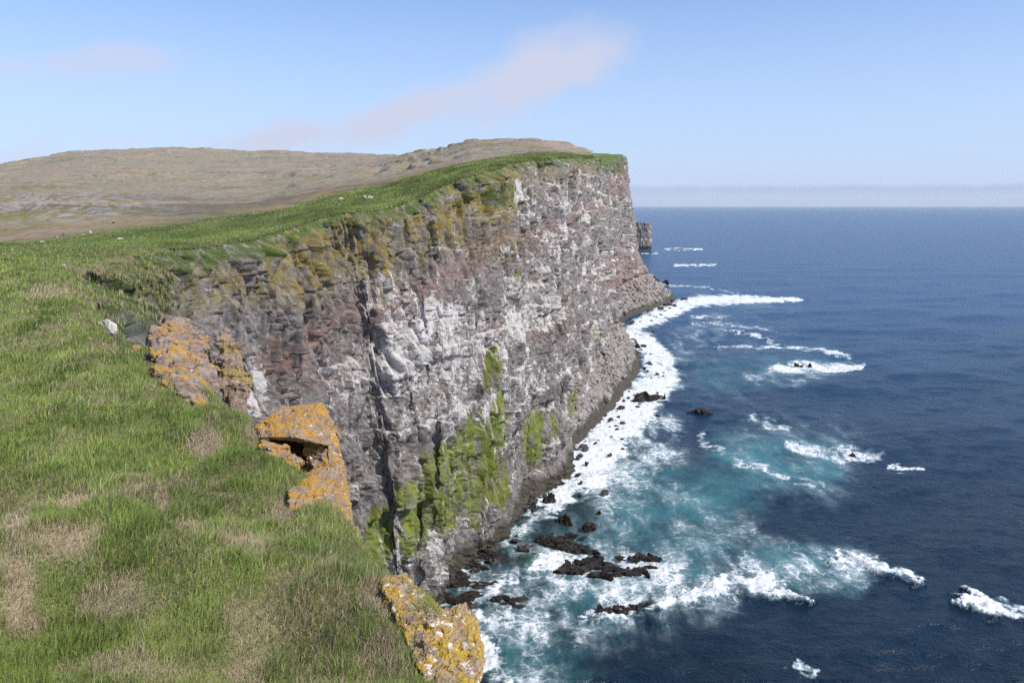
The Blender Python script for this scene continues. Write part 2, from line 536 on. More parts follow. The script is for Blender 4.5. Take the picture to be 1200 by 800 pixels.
def make_cliff():
    t = NT('basalt_cliff')
    geo = t.n('ShaderNodeNewGeometry'); P = geo.outputs['Position']
    sz = t.n('ShaderNodeAttribute', attribute_name='sz').outputs['Vector']
    A = {k: t.attr(k) for k in ('guano', 'moss', 'lichen', 'red', 'wet', 'talus', 'cav', 'tone', 'grassy')}
    n_f = t.noise(P, 1.3, 6, .65); n_m = t.noise(P, .25, 5, .6)
    base = t.mix(t.ramp(n_m, .35, .65), (.158, .141, .129), (.315, .282, .260))
    base = t.mix(t.ramp(n_f, .42, .7, 0, .65), base, (.45, .405, .385))
    base = t.mix(t.math('MULTIPLY', A['tone'], .55), base, (.13, .108, .10))
    base = t.mix(t.ramp(t.noise(P, .9, 4, .6), .52, .62, 0, .45), base, (.075, .063, .058))
    # talus
    tal = t.mix(t.ramp(t.noise(P, .9, 8, .85), .38, .62), (.10, .088, .077), (.47, .425, .385))
    base = t.mix(A['talus'], base, tal)
    base = t.mix(t.ramp(t.noise(t.vec(sz, (2.4, .30, 1)), 1.0, 6, .75), .57, .62, 0, .75), base, (.060, .052, .047))  # crevice shade painted into the rock colour as thin dark vertical streaks
    # iron red interbeds
    rd = t.math('MULTIPLY', t.math('MULTIPLY', A['red'], .6), t.ramp(t.noise(P, .5, 5, .65), .38, .6), clamp=True)
    base = t.mix(rd, base, t.mix(n_f, (.21, .095, .07), (.37, .20, .155)))
    # yellow-olive lichen hanging from the top beds
    Pv = t.vec(sz, (1.3, .28, 1))
    li = t.math('MULTIPLY', A['lichen'], t.ramp(t.noise(Pv, 1.0, 5, .65), .40, .56), clamp=True)
    base = t.mix(li, base, t.mix(n_f, (.16, .125, .028), (.36, .27, .07)))
    gr = t.math('MULTIPLY', A['grassy'], t.ramp(t.noise(P, .6, 5, .65), .36, .52), clamp=True)
    base = t.mix(gr, base, t.mix(n_f, (.05, .08, .016), (.12, .16, .04)))
    # guano: vertical white streaks and speckle, on what sticks out
    g1 = t.noise(t.vec(sz, (2.8, .62, 1)), 1.0, 8, .80)
    g2 = t.noise(t.vec(sz, (.8, .14, 1)), 1.0, 6, .7)
    g3 = t.noise(P, .8, 6, .8)
    gs = t.math('ADD', t.math('MULTIPLY', g1, .45), t.math('ADD', t.math('MULTIPLY', g2, .37), t.math('MULTIPLY', g3, .18)))
    nz_ = t.n('ShaderNodeSeparateXYZ'); t.l(geo.outputs['True Normal'], nz_.inputs[0])
    up = t.math('MULTIPLY', t.ramp(nz_.outputs[2], .15, .75), t.ramp(A['guano'], .05, .5))
    lim = t.math('SUBTRACT', .600, t.math('ADD', t.math('MULTIPLY', A['guano'], .125), t.math('MULTIPLY', up, .022)))
    gg = t.ramp(gs, lim, t.math('ADD', lim, .032))
    gg = t.math('MULTIPLY', gg, t.math('SUBTRACT', 1.0, t.math('MULTIPLY', A['cav'], .7)), clamp=True)
    base = t.mix(t.math('MULTIPLY', gg, .9), base, t.mix(g3, (.44, .40, .375), (.82, .785, .755)))
    # moss curtains
    Pm = t.vec(sz, (1.3, .13, 1))
    mn = t.noise(Pm, 1.0, 7, .72)
    mm = t.ramp(t.math('ADD', t.math('MULTIPLY', A['moss'], .46), mn), .80, .99)
    mc = t.mix(t.noise(Pm, 2.3, 5, .7), (.06, .085, .014), (.29, .33, .055))
    mc = t.mix(t.ramp(t.noise(Pm, .6, 5, .7), .52, .64, 0, .7), mc, (.10, .085, .03))
    base = t.mix(mm, base, mc)
    # wave washed foot
    wt = t.math('MULTIPLY', A['wet'], t.ramp(n_f, .25, .55, .75, 1.0), clamp=True)
    base = t.mix(wt, base, t.mix(n_f, (.030, .026, .018), (.095, .078, .050)))
    h = t.math('ADD', t.noise(t.vec(sz, (1.8, .5, 1)), 1.0, 8, .78), t.math('MULTIPLY', t.voro(t.vec(sz, (1.5, .6, 1)), 1.0, 'F1'), .35))
    rough = t.ramp(A['wet'], 0, 1, .9, .45)
    t.principled(base, rough, .3, t.bump(h, .9, .9))
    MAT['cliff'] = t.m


def make_rock(name, c1, c2, lich=None, white=0.0, scale=1.0, wet=False, lim=.5):
    t = NT(name)
    tc = t.n('ShaderNodeNewGeometry'); P = tc.outputs['Position']
    n1 = t.noise(P, 1.6 * scale, 6, .65); n2 = t.noise(P, 6 * scale, 5, .7)
    col = t.mix(t.ramp(n1, .35, .65), c1, c2)
    if lich:
        l1 = t.ramp(t.noise(P, 1.2 * scale, 6, .7), lim - .07, lim + .07)
        col = t.mix(l1, col, t.mix(t.ramp(n2, .35, .65), lich[0], lich[1]))
    if white:
        w = t.ramp(t.noise(P, 2.6 * scale, 5, .7), .66 - white * .1, .70 - white * .1)
        col = t.mix(w, col, (.62, .57, .52))
    col = t.mix(t.ramp(t.noise(P, 9 * scale, 4, .7), .58, .7, 0, .7), col, tuple(x * .35 for x in c1))
    h = t.math('ADD', n1, t.math('MULTIPLY', n2, .5))
    t.principled(col, .6 if wet else .9, .3 if wet else .25, t.bump(h, .9, .12 / scale))
    return t.m


def make_sea():
    t = NT('sea_water')
    geo = t.n('ShaderNodeNewGeometry'); P = geo.outputs['Position']
    foam, teal, shal = t.attr('foam'), t.attr('teal'), t.attr('shallow')
    # water body
    sp = t.n('ShaderNodeSeparateXYZ'); t.l(P, sp.inputs[0])
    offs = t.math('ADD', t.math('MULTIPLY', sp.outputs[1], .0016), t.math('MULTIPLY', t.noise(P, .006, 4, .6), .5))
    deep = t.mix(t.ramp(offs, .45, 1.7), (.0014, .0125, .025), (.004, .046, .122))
    body = t.mix(teal, deep, (.06, .23, .245))
    body = t.mix(shal, body, (.022, .040, .030))
    # foam lace: warped cell walls at two scales plus streaky noise
    warp = t.noise(P, .16, 3, .6, color=True)
    Pw = t.vadd(P, t.vec(warp, (7, 7, 0)))
    Pw = t.vadd(Pw, t.vec(t.noise(P, .9, 3, .6, color=True), (1.4, 1.4, 0)))
    v1 = t.voro(Pw, .22, 'DISTANCE_TO_EDGE'); v2 = t.voro(Pw, .75, 'DISTANCE_TO_EDGE')
    lace = t.math('MAXIMUM', t.ramp(v1, .0, .22, 1, 0), t.math('MULTIPLY', t.ramp(v2, .0, .25, 1, 0), .85))
    nz = t.noise(Pw, .55, 6, .75)
    pat = t.math('ADD', t.math('MULTIPLY', lace, .48), t.math('MULTIPLY', nz, .62))
    lim = t.math('SUBTRACT', 1.04, t.math('MULTIPLY', foam, .98))
    f = t.ramp(pat, lim, t.math('ADD', lim, .42))
    body = t.mix(t.ramp(foam, .12, .8, 0, .9), body, t.mix(t.ramp(t.noise(Pw, .14, 6, .72), .32, .66), (.045, .15, .175), (.46, .58, .60)))
    # scattered small whitecaps offshore
    wc = t.math('MULTIPLY', t.ramp(t.noise(t.vec(P, (.07, .16, 0)), 1.0, 3, .6), .775, .81), t.ramp(t.noise(P, .9, 4, .7), .45, .6))
    f = t.math('MAXIMUM', f, t.math('MULTIPLY', wc, .8))
    col = t.mix(f, body, (.74, .76, .77))
    # ripples
    Ps = t.vec(P, (1.0, 1.5, 1.0))
    h = t.math('ADD', t.math('MULTIPLY', t.noise(Ps, .13, 7, .66, .5), 3.4), t.math('MULTIPLY', t.noise(Ps, .8, 4, .65), .45))
    hf = t.math('ADD', h, t.math('MULTIPLY', f, t.math('MULTIPLY', nz, .8)))
    rough = t.ramp(f, 0, 1, .24, .9)
    pr = t.principled(col, rough, t.ramp(f, 0, 1, .5, .1), t.bump(hf, .52, 1.0))
    pr.inputs['IOR'].default_value = 1.333
    MAT['sea'] = t.m


def make_blade():
    t = NT('grass_blade')
    col = t.n('ShaderNodeAttribute', attribute_name='col').outputs['Color']
    d = t.n('ShaderNodeBsdfPrincipled'); t.inp(d, 'Base Color', col); t.inp(d, 'Roughness', .6); t.inp(d, 'Specular IOR Level', .25)
    tr = t.n('ShaderNodeBsdfTranslucent'); t.inp(tr, 'Color', col)
    mx = t.n('ShaderNodeMixShader'); mx.inputs[0].default_value = .36
    t.l(d.outputs[0], mx.inputs[1]); t.l(tr.outputs[0], mx.inputs[2]); t.l(mx.outputs[0], t.out.inputs[0])
    MAT['blade'] = t.m


def plain(name, col, rough=.8, var=.3, scale=8):
    t = NT(name); P = t.n('ShaderNodeTexCoord').outputs['Object']
    c = t.mix(t.noise(P, scale, 4, .6), tuple(x * (1 - var) for x in col), col)
    t.principled(c, rough, .25)
    return t.m


make_turf(); make_cliff(); make_sea(); make_blade()
MAT['orange'] = make_rock('orange_lichen_rock', (.19, .135, .10), (.33, .25, .19), ((.30, .19, .05), (.50, .25, .02)), .3, 2.0, lim=.50)
MAT['olive'] = make_rock('olive_lichen_rock', (.19, .135, .09), (.37, .265, .185), ((.28, .19, .05), (.48, .31, .04)), .9, 2.2, lim=.49)
MAT['pink'] = make_rock('pinkish_rock', (.165, .12, .098), (.32, .24, .20), ((.31, .19, .06), (.44, .26, .04)), .2, .9, lim=.54)
MAT['pillar'] = make_rock('brown_pillar_rock', (.15, .105, .08), (.30, .215, .155), ((.24, .18, .06), (.34, .24, .08)), .1, .8, lim=.57)
MAT['sea_rock'] = make_rock('wet_black_rock', (.007, .005, .0035), (.026, .018, .012), None, 0, .5, wet=True)
MAT['shore_rock'] = make_rock('dark_shore_rock', (.020, .017, .014), (.070, .060, .048), None, 0, .6, wet=True)
MAT['scree'] = make_rock('grey_scree_rock', (.12, .106, .094), (.35, .315, .283), None, .5, .4)
MAT['pale_rock'] = make_rock('pale_rock', (.36, .33, .28), (.62, .58, .52), ((.42, .30, .10), (.50, .34, .08)), .3, 2.0, lim=.62)
MAT['fleece'] = plain('fleece', (.72, .68, .6), .95)
MAT['feather'] = plain('white_feather', (.8, .8, .8), .7, .1)

# ------------------------------------------------------------------ land
build_land()
print('land', time.time() - T0)


# ------------------------------------------------------------------ cliff
def cliff_relief(s, z, ztop, th, seedo=0):
    """outward displacement in metres from along-cliff distance s and height z"""
    sv = s + 2.2 * perlin(s / 14, z / 26, 101 + seedo)
    d = relief_low(sv * .5 + s * .5, z)
    # vertical clefts
    d = d - 3.2 * sstep(.62, .95, 1 - np.abs(perlin(sv / 12, z / 110, 104 + seedo)) * 2.4) * sstep(-.3, .4, perlin(s / 30, z / 40, 105 + seedo))
    d = d - 2.2 * sstep(.70, .97, 1 - np.abs(perlin(sv / 5, z / 45, 115 + seedo)) * 2.2) * sstep(-.2, .5, perlin(s / 12, z / 16, 116 + seedo))
    # lava beds: each bed a wall with a set-back above it
    zb = z + 2.4 * perlin(s / 55, 0 * z, 106 + seedo) + 1.1 * perlin(s / 16, z / 30, 107 + seedo)
    edges = np.array([8, 17, 30, 38, 49, 57, 66, 73, 82, 90, 98, 107, 118, 128, 140, 150.0])
    idx = np.searchsorted(edges, zb)
    lo = np.concatenate([[-5], edges])[idx]; hi = np.concatenate([edges, [400]])[idx]
    fr = np.clip((zb - lo) / np.minimum(hi - lo, 14), 0, 1)
    d = d + 1.2 * (fr - .5) * sstep(-.4, .5, perlin(s / 40, zb / 20, 108 + seedo)) + (((idx * 37) % 7) / 6 - .5) * 1.2 * sstep(-.3, .3, perlin(s / 25, z / 25, 118 + seedo))
    # overhanging beds and narrow joints
    zo = z + 3.0 * perlin(s / 40, 0 * z, 123 + seedo) + 1.2 * perlin(s / 9, z / 40, 124 + seedo)
    d = d + 2.0 * sstep(31.2, 32.2, zo) * sstep(75, 45, zo) + 1.3 * sstep(61.4, 62.2, zo) * sstep(95, 75, zo) * sstep(-.3, .2, perlin(s / 50, 0 * z, 125 + seedo))
    d = d - 1.5 * sstep(.88, .98, 1 - np.abs(perlin(sv / 3.2, z / 40, 126 + seedo)) * 2) * sstep(-.15, .3, perlin(s / 9, z / 14, 127 + seedo))
    d = d - 1.1 * sstep(.90, .985, 1 - np.abs(perlin(sv / 1.5, z / 18, 128 + seedo)) * 2) * sstep(-.1, .3, perlin(s / 5, z / 9, 129 + seedo))
    # columns and blocks
    f1, f2, cid = worley(sv / 2.8, z / 22 + .4 * perlin(s / 5, z / 12, 109 + seedo), 110 + seedo)
    cove = 1 + .6 * np.exp(-((s - np.interp(125, dense[:, 1], dl)) / 45) ** 2)
    d = d + cove * 2.3 * (cid - .5) - .8 * sstep(.14, .0, f2 - f1)
    f1, f2, c2 = worley(sv / 1.2 + 7, z / 9.0, 112 + seedo)
    d = d + cove * 1.5 * (c2 - .5) - .4 * sstep(.16, 0, f2 - f1)
    f1, f2, c3 = worley(sv / .6 + 3, z / 3.8, 117 + seedo)
    d = d + .65 * (c3 - .5)
    d = d + .65 * fbm(s / 1.8, z / 8.0, 113 + seedo, 4, .6) + .9 * ridged(sv / 2.6, z / 16, 121 + seedo, 2) * sstep(-.4, .3, perlin(s / 18, z / 12, 122 + seedo))
    return d, idx, fr


GULLY = []


def blob(px, py, cx, cy, rx, ry, soft=.5):
    return sstep(1 + soft, 1 - soft, np.hypot((px - cx) / rx, (py - cy) / ry))


def build_cliff():
    # sample spacing along the cliff follows distance
    s = [0.0]
    while s[-1] < dl[-1]:
        p = along(np.array([s[-1]]))[0]
        Yd = math.hypot(p[0], p[1])
        st = 1.2 if p[1] < 60 else (.6 if p[1] < 88 else max(.3, min(6, Yd * .0014)))
        if p[1] > 930: st = max(st, 3.0)
        s.append(s[-1] + st)
    s = np.array(s); ns = len(s)
    st = along(s)
    nt = 500
    t = np.linspace(0, 1, nt)
    tx, ty, bx, by, th, tf = st.T
    zt = land_z(tx, ty, np.full(ns, .01), detail=True) - .15
    zt = np.maximum(zt, 20)
    z = zt[:, None] * (1 - t[None]) - 2.0 * t[None]
    zz = np.maximum(z, -2)
    # run from edge to foot: wall part above the talus, then talus slope
    a = np.clip((zt[:, None] - zz) / (zt - th)[:, None], 0, 1)
    b = np.clip((th[:, None] - zz) / (th + 2)[:, None], 0, 1)
    wn = sstep(520, 320, ty)[:, None]
    wallp = wn * (1 - (1 - a) ** 1.9) + (1 - wn) * (.42 * a + .58 * a ** 2.2)
    run = tf[:, None] * wallp + (1 - tf[:, None]) * b
    X = tx[:, None] + (bx - tx)[:, None] * run
    Y = ty[:, None] + (by - ty)[:, None] * run
    ds = np.gradient(s)
    gx = np.gradient(X, axis=0) / ds[:, None]; gy = np.gradient(Y, axis=0) / ds[:, None]
    k = 9
    ker = np.ones(2 * k + 1) / (2 * k + 1)
    tx_s = np.convolve(np.pad(np.gradient(tx, s), k, 'edge'), ker, 'valid'); ty_s = np.convolve(np.pad(np.gradient(ty, s), k, 'edge'), ker, 'valid')
    L = np.hypot(tx_s, ty_s) + 1e-6
    nx, ny = (ty_s / L)[:, None], (-tx_s / L)[:, None]     # outward (to the right of travel)
    Sg = np.repeat(s[:, None], nt, 1)
    d, bed, fr = cliff_relief(Sg, zz, zt[:, None], th[:, None])
    below = zt[:, None] - zz
    d = d - brink(s)[:, None] * sstep(40, 0, below)
    tal = b ** .5
    talus_w = sstep(.0, .25, b) * sstep(9, 16, th)[:, None]
    rub = 1.3 * fbm(X / 5, Y / 5, 131, 5, .66) + .25 * worley(X / 1.6, Y / 1.6, 133)[2]
    fade_top = sstep(.1, 2.2, below)
    d = (d * (1 - .85 * talus_w) + rub * talus_w) * (.12 + .88 * fade_top)
    nearfade = sstep(30, 90, ty)[:, None]
    d = d * (.35 + .65 * nearfade) - (1 - nearfade) * 1.0 * fade_top
    foot = sstep(6, 0, zz)
    d = d * (1 - .2 * foot) + foot * (1.2 * fbm(Sg / 4, zz / 3, 135, 4, .65) + 1.5 * (worley(Sg / 3, zz / 2.2, 137)[2] - .5)) * (1 - talus_w)
    X = X + nx * d; Y = Y + ny * d
    co = np.stack([X, Y, z + np.where(talus_w > .5, .6 * rub * talus_w, .25 * perlin(Sg / 1.7, zz / 1.7, 141) * fade_top)], -1)
    # two rows tucked back under the turf so no gap opens along the brink
    for r_i, back in ((0, 6.0), (1, 2.6), (2, 1.0)):
        back = back * (.08 + .92 * sstep(66, 82, ty)); bx_, by_ = tx - nx[:, 0] * back, ty - ny[:, 0] * back
        co[:, r_i, 0] = bx_; co[:, r_i, 1] = by_; co[:, r_i, 2] = land_z(bx_, by_) - .10 - 1.0 * sstep(82, 66, ty)
    # concavity from relief: where the face sits back from its neighbours
    def blur(a, n):
        for _ in range(n):
            a = .25 * np.roll(a, 1, 0) + .5 * a + .25 * np.roll(a, -1, 0)
            a = .25 * np.roll(a, 1, 1) + .5 * a + .25 * np.roll(a, -1, 1)
        return a
    cav = sstep(.0, .9, blur(d, 14) - d)
    px, py = to_px(X, Y, co[..., 2])
    # --- surface cover (where birds, moss and lichen are), all fixed to the rock
    ny2 = fbm(Sg / 18, zz / 11, 151, 3)
    g = .30 + .50 * ny2 + .42 * (((bed * 29) % 5) / 4 - .5) * sstep(.2, -.3, perlin(Sg / 60, bed * 3.1, 157))
    g = g + .50 * blob(px, py, 500, 430, 120, 90) + .22 * blob(px, py, 650, 280, 80, 110) - .35 * blob(px, py, 240, 330, 110, 60)
    g = g + .35 * blob(px, py, 480, 650, 60, 50) + .9 * blob(px, py, 293, 450, 20, 40) + .15 * blob(px, py, 600, 420, 130, 60) - .35 * blob(px, py, 360, 380, 70, 60)
    g = g + .7 * sstep(.80, 1.0, fr) * sstep(-.1, .4, perlin(Sg / 30, bed * 7.3, 155))
    g = g - 1.0 * sstep(14, 4, below) * (ty < 262)[:, None] - .35 * sstep(10, 0, below)
    g = g - .5 * talus_w + .3 * sstep(.1, .5, perlin(Sg / 7, zz / 5, 156))
    guano = np.clip(g, 0, 1.25)
    moss = np.maximum.reduce([
        blob(px, py, 556, 545, 34, 72), blob(px, py, 518, 572, 30, 62), blob(px, py, 480, 605, 32, 54), blob(px, py, 443, 635, 22, 52),
        blob(px, py, 577, 435, 12, 40), blob(px, py, 584, 490, 14, 44), blob(px, py, 625, 512, 17, 44), blob(px, py, 578, 565, 24, 38),
        .85 * blob(px, py, 672, 472, 8, 32), .8 * blob(px, py, 697, 392, 5, 16), .75 * blob(px, py, 648, 500, 11, 30), .7 * blob(px, py, 605, 330, 8, 28),
        .7 * blob(px, py, 545, 600, 40, 30), .6 * blob(px, py, 690, 440, 6, 20), .6 * blob(px, py, 450, 330, 7, 22)])
    moss = np.clip(moss * 1.05 + .25 * fbm(Sg / 3, zz / 20, 161, 2) * (moss > .05), 0, 1)
    ystn = ty[:, None]
    lw = sstep(19, 5, below + 7 * perlin(Sg / 4, zz / 40, 163)) * sstep(140, 155, ystn) * sstep(300, 250, ystn) * (.75 + .6 * perlin(Sg / 7, zz / 14, 164)) + .2 * sstep(16, 4, below) * sstep(300, 240, ystn)
    lw = lw + .5 * sstep(16, 4, below) * sstep(250, 320, ystn) * sstep(600, 450, ystn) + .7 * blob(px, py, 450, 330, 10, 25) + .35 * blob(px, py, 565, 270, 60, 45)
    lw = lw + .42 * blob(px, py, 230, 330, 90, 35)
    lichen = np.clip(lw + .25 * ny2, 0, 1) * (ty > 84)[:, None]
    rb = np.exp(-((below - 21 - 2.5 * perlin(Sg / 20, 0 * Sg, 171)) / 4.0) ** 2) * sstep(290, 240, ystn) * 1.0
    rb = rb + .9 * np.exp(-((below - 26 - 3 * perlin(Sg / 30, 0 * Sg, 172)) / 4) ** 2) * sstep(235, 300, ystn)
    rb = rb + .8 * np.exp(-((zz - 62 - 3 * perlin(Sg / 26, 0 * Sg, 173)) / 5) ** 2) * sstep(-.1, .4, perlin(Sg / 22, zz / 30, 174))
    rb = rb + blob(px, py, 725, 210, 12, 16) + .9 * blob(px, py, 325, 420, 18, 16) + 1.0 * blob(px, py, 735, 320, 32, 22) + .7 * blob(px, py, 545, 215, 14, 10)
    rb = rb + .5 * blob(px, py, 620, 385, 60, 14) + .6 * blob(px, py, 700, 440, 20, 14)
    rb = rb + .9 * blob(px, py, 140, 312, 55, 10)
    red = np.clip(rb, 0, 1)
    wetline = 4.6 + 3.0 * fbm(Sg / 14, 0 * Sg, 181, 3)
    wet = sstep(wetline + 3.0, wetline - .5, zz)
    dark = blob(px, py, 590, 610, 60, 30) * 0
    wet = np.clip(wet + dark, 0, 1)
    tone = np.clip(.42 - .5 * blob(px, py, 230, 345, 110, 70) + .6 * fbm(Sg / 26, zz / 16, 191, 3), 0, 1)
    gra = np.clip(sstep(3.2, .6, below + 2.2 * perlin(Sg / 3, zz / 3, 197)) * 1.0 + .75 * blob(px, py, 590, 228, 34, 14) + .7 * blob(px, py, 715, 195, 18, 10) + .45 * blob(px, py, 210, 295, 110, 8) + .55 * blob(px, py, 150, 360, 62, 46), 0, 1)
    gl = blob(px, py, 140, 345, 62, 48) * sstep(-.25, .25, fbm(Sg / 4, zz / 5, 199, 3)) * (below > .2)
    gi = np.nonzero((gl > .35) & (ty[:, None] > 40) & (ty[:, None] < 140))
    if len(gi[0]):
        k_ = rng.integers(0, len(gi[0]), 26000)
        GULLY.append(co[gi[0][k_], gi[1][k_]] + rng.normal(0, .10, (26000, 3)) * np.array([1, 1, .4]))
    me, used = grid_mesh('cliff', co.reshape(-1, 3), ns, nt)
    rs = lambda q: np.broadcast_to(q, (ns, nt)).reshape(-1)[used]
    for kx, v in (('guano', guano), ('moss', moss), ('lichen', lichen), ('red', red), ('wet', wet), ('talus', talus_w), ('cav', cav), ('tone', tone), ('grassy', gra)):
        fattr(me, kx, rs(v))
    vattr(me, 'sz', np.stack([rs(Sg), rs(zz), rs(0 * zz)], -1))
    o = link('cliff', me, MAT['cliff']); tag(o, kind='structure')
    return s, st


cl_s, cl_st = build_cliff()
print('cliff', time.time() - T0)


# ------------------------------------------------------------------ sea
FOAM = [  # capsule chains (photo x, y, half width), strength
    ([(640, 590, 12), (662, 572, 18), (690, 540, 26), (722, 500, 24), (752, 468, 20), (776, 440, 17), (768, 412, 14), (735, 394, 9), (750, 380, 8), (790, 362, 8), (815, 353, 6), (870, 351, 5), (940, 351, 1)], 1.3, .6),
    ([(640, 690, 12), (700, 690, 20), (760, 690, 24), (830, 680, 18), (900, 690, 10)], .75, .9),
    ([(560, 700, 10), (640, 655, 10), (720, 660, 14), (790, 670, 16)], .85, .8),
    ([(690, 722, 5), (740, 716, 8), (800, 706, 11), (845, 682, 13), (895, 688, 12), (938, 701, 6)], 1.02, .75),
    ([(545, 715, 10), (565, 760, 14), (585, 800, 18)], 1.05, .7),
    ([(600, 720, 30), (640, 760, 30), (620, 800, 34)], .58, .8),
    ([(978, 650, 3), (1010, 656, 6), (1040, 668, 9), (1072, 681, 5)], .92, .8),
    ([(1128, 692, 3), (1145, 708, 8), (1170, 714, 8), (1215, 722, 8)], 1.08, .6),
    ([(905, 431, 3), (935, 430, 8), (970, 431, 5), (1012, 431, 2)], 1.0, .7),
    ([(842, 405, 1.5), (890, 407, 1.5), (960, 410, 2), (995, 420, 3)], .95, .5),
    ([(850, 388, 1), (890, 393, 2), (912, 404, 1.5)], .9, .5),
    ([(810, 378, 1.5), (850, 379, 2), (905, 387, 1.5)], .75, .6),
    ([(808, 372, 1.5), (850, 371, 1.5)], .8, .6),
    ([(780, 292, 1.3), (823, 292, 1)], 1.1, .4),
    ([(740, 297, .8), (770, 297, 1)], .9, .4),
    ([(790, 311, 1.2), (838, 310.5, 1)], 1.0, .5),
    ([(745, 330, 1.2), (790, 334, 1.5), (830, 337, 1), (865, 345, 1)], .8, .6),
    ([(880, 490, 5), (905, 498, 7), (922, 502, 4)], .75, .9),
    ([(925, 525, 6), (960, 530, 12), (1000, 532, 7), (1030, 535, 5)], .74, .9),
    ([(1050, 546, 4), (1075, 547, 1.5)], .95, .4),
    ([(820, 506, 4), (825, 518, 4), (870, 545, 4), (960, 568, 3)], .66, .7),
    ([(935, 775, 4), (945, 785, 8)], .62, .6),
    ([(760, 590, 75), (720, 620, 60)], .40, .5),
    ([(650, 700, 70), (760, 680, 70), (860, 670, 45)], .52, .5),
    ([(600, 740, 55), (620, 790, 60)], .50, .5),
    ([(900, 530, 55), (960, 540, 60)], .36, .5),
    ([(780, 500, 20), (760, 540, 40), (720, 570, 40)], .62, .8),
    ([(790, 440, 18), (800, 400, 20), (840, 380, 20)], .48, .8),
    ([(850, 430, 60), (900, 380, 50)], .30, .6),
    ([(930, 655, 25), (1000, 670, 30)], .50, .6),
    ([(870, 668, 20), (930, 672, 26), (1000, 672, 22)], .58, .8),
    ([(800, 600, 30), (860, 615, 26), (900, 640, 22)], .42, .8),
    ([(1000, 425, 6), (940, 440, 14), (880, 440, 10)], .5, .8),
    ([(560, 690, 20), (600, 650, 18), (620, 620, 12)], .50, .7),
    ([(520, 700, 12), (560, 660, 9), (600, 628, 8), (632, 600, 8)], .62, .7),
]
TEAL = [([(750, 590, 50), (860, 580, 40), (800, 640, 60)], .75), ([(850, 530, 28), (960, 545, 34), (880, 555, 20)], .8), ([(680, 640, 40), (700, 700, 50)], .55),
        ([(620, 770, 50), (660, 790, 40)], .8), ([(780, 600, 60), (730, 560, 40)], .6), ([(900, 660, 30), (1000, 668, 30)], .6), ([(830, 440, 20), (960, 425, 25)], .35), ([(810, 355, 6), (900, 355, 8)], .5)]
SHAL = [([(610, 650, 20), (650, 645, 18)], .9), ([(530, 690, 20), (580, 640, 14), (630, 600, 10)], .75), ([(640, 620, 25), (690, 600, 18)], .5)]


def chain(px, py, pts):
    """0 at the spine, 1 at the half-width; flattened in y like the sea surface is seen"""
    best = np.full(px.shape, 1e9)
    for i in range(max(1, len(pts) - 1)):
        a = pts[i]; b = pts[min(i + 1, len(pts) - 1)]
        dx, dy = b[0] - a[0], b[1] - a[1]
        t = np.clip(((px - a[0]) * dx + (py - a[1]) * dy) / (dx * dx + dy * dy + 1e-9), 0, 1)
        w = a[2] + (b[2] - a[2]) * t
        best = np.minimum(best, np.hypot(px - a[0] - t * dx, py - a[1] - t * dy) / w)
    return best


def build_sea():
    e = np.concatenate([np.linspace(1.6, .62, 50, endpoint=False), np.arange(.62, .02, -.0009), np.geomspace(.02, .0012, 90)])
    ys = H / e
    us = np.concatenate([np.linspace(-1.6, -.3, 30, endpoint=False), np.arange(-.3, .72, .0014), np.linspace(.72, 2.2, 60)])
    nr, nc = len(ys), len(us)
    Y = np.repeat(ys[:, None], nc, 1); X = us[None] * Y
    cell = np.maximum(np.gradient(ys), 1e-3)[:, None] * np.ones((1, nc))
    px, py = to_px(X, Y, 0.0)
    foam = np.zeros(X.shape)
    wx = 12 * fbm(X / 9, Y / 9, 201, 5, .65); wy = 7 * fbm(X / 9, Y / 9, 207, 5, .65)
    sc = np.clip(200 / Y, .12, 1.2)
    qx, qy = px + wx * sc * 1.3, py + wy * sc
    for pts, w, soft in FOAM:
        r = chain(qx, qy, pts)
        foam = np.maximum(foam, w * sstep(1.15 + soft * 1.2, .95 - soft, r))
    brk = .80 + .45 * fbm(X / 9, Y / 26, 241, 4, .65)
    foam = foam * np.where(foam > .9, np.clip(brk + .12, 0, 1.05), np.clip(brk, 0, 1.1)) * (1 - .15 * sstep(330, 600, Y))
    foam = np.where(np.abs(us[None]) > .75, 0, foam)
    teal = np.zeros(X.shape); sh = np.zeros(X.shape)
    for pts, w in TEAL: teal = np.maximum(teal, .85 * w * sstep(1.35, .2, chain(qx, qy, pts)))
    teal = np.clip(teal * (.75 + .5 * fbm(X / 22, Y / 22, 215, 3)), 0, 1)
    for pts, w in SHAL: sh = np.maximum(sh, w * sstep(1.5, .3, chain(qx, qy, pts)))
    Z = np.zeros(X.shape)
    ca, sa = math.cos(R(20)), math.sin(R(20))
    xr, yr = X * ca + Y * sa, -X * sa + Y * ca
    for wl, amp, sd in ((60, 1.3, 1), (26, .85, 2), (12, .50, 3), (6, .26, 4), (2.8, .12, 5)):
        Z = Z + amp * perlin(xr / wl / 1.9, yr / wl, 220 + sd) * sstep(wl * .5, wl * .2, cell)
    crest = np.zeros(X.shape)
    for pts in (FOAM[3][0], FOAM[6][0], FOAM[7][0]):
        crest = np.maximum(crest, sstep(1.7, .0, chain(qx, qy - 3, pts)))
    Z = Z + 1.2 * crest * (.7 + .6 * perlin(X / 4, Y / 4, 233)) + .3 * np.clip(foam, 0, 1) * fbm(X / 2.6, Y / 2.6, 230, 3, .6) * sstep(1500, 500, Y)
    me, used = grid_mesh('sea', np.stack([X, Y, Z], -1).reshape(-1, 3), nr, nc)
    fattr(me, 'foam', foam.reshape(-1)[used]); fattr(me, 'teal', teal.reshape(-1)[used]); fattr(me, 'shallow', sh.reshape(-1)[used])
    o = link('sea', me, MAT['sea']); tag(o, kind='structure')


build_sea()
print('sea', time.time() - T0)


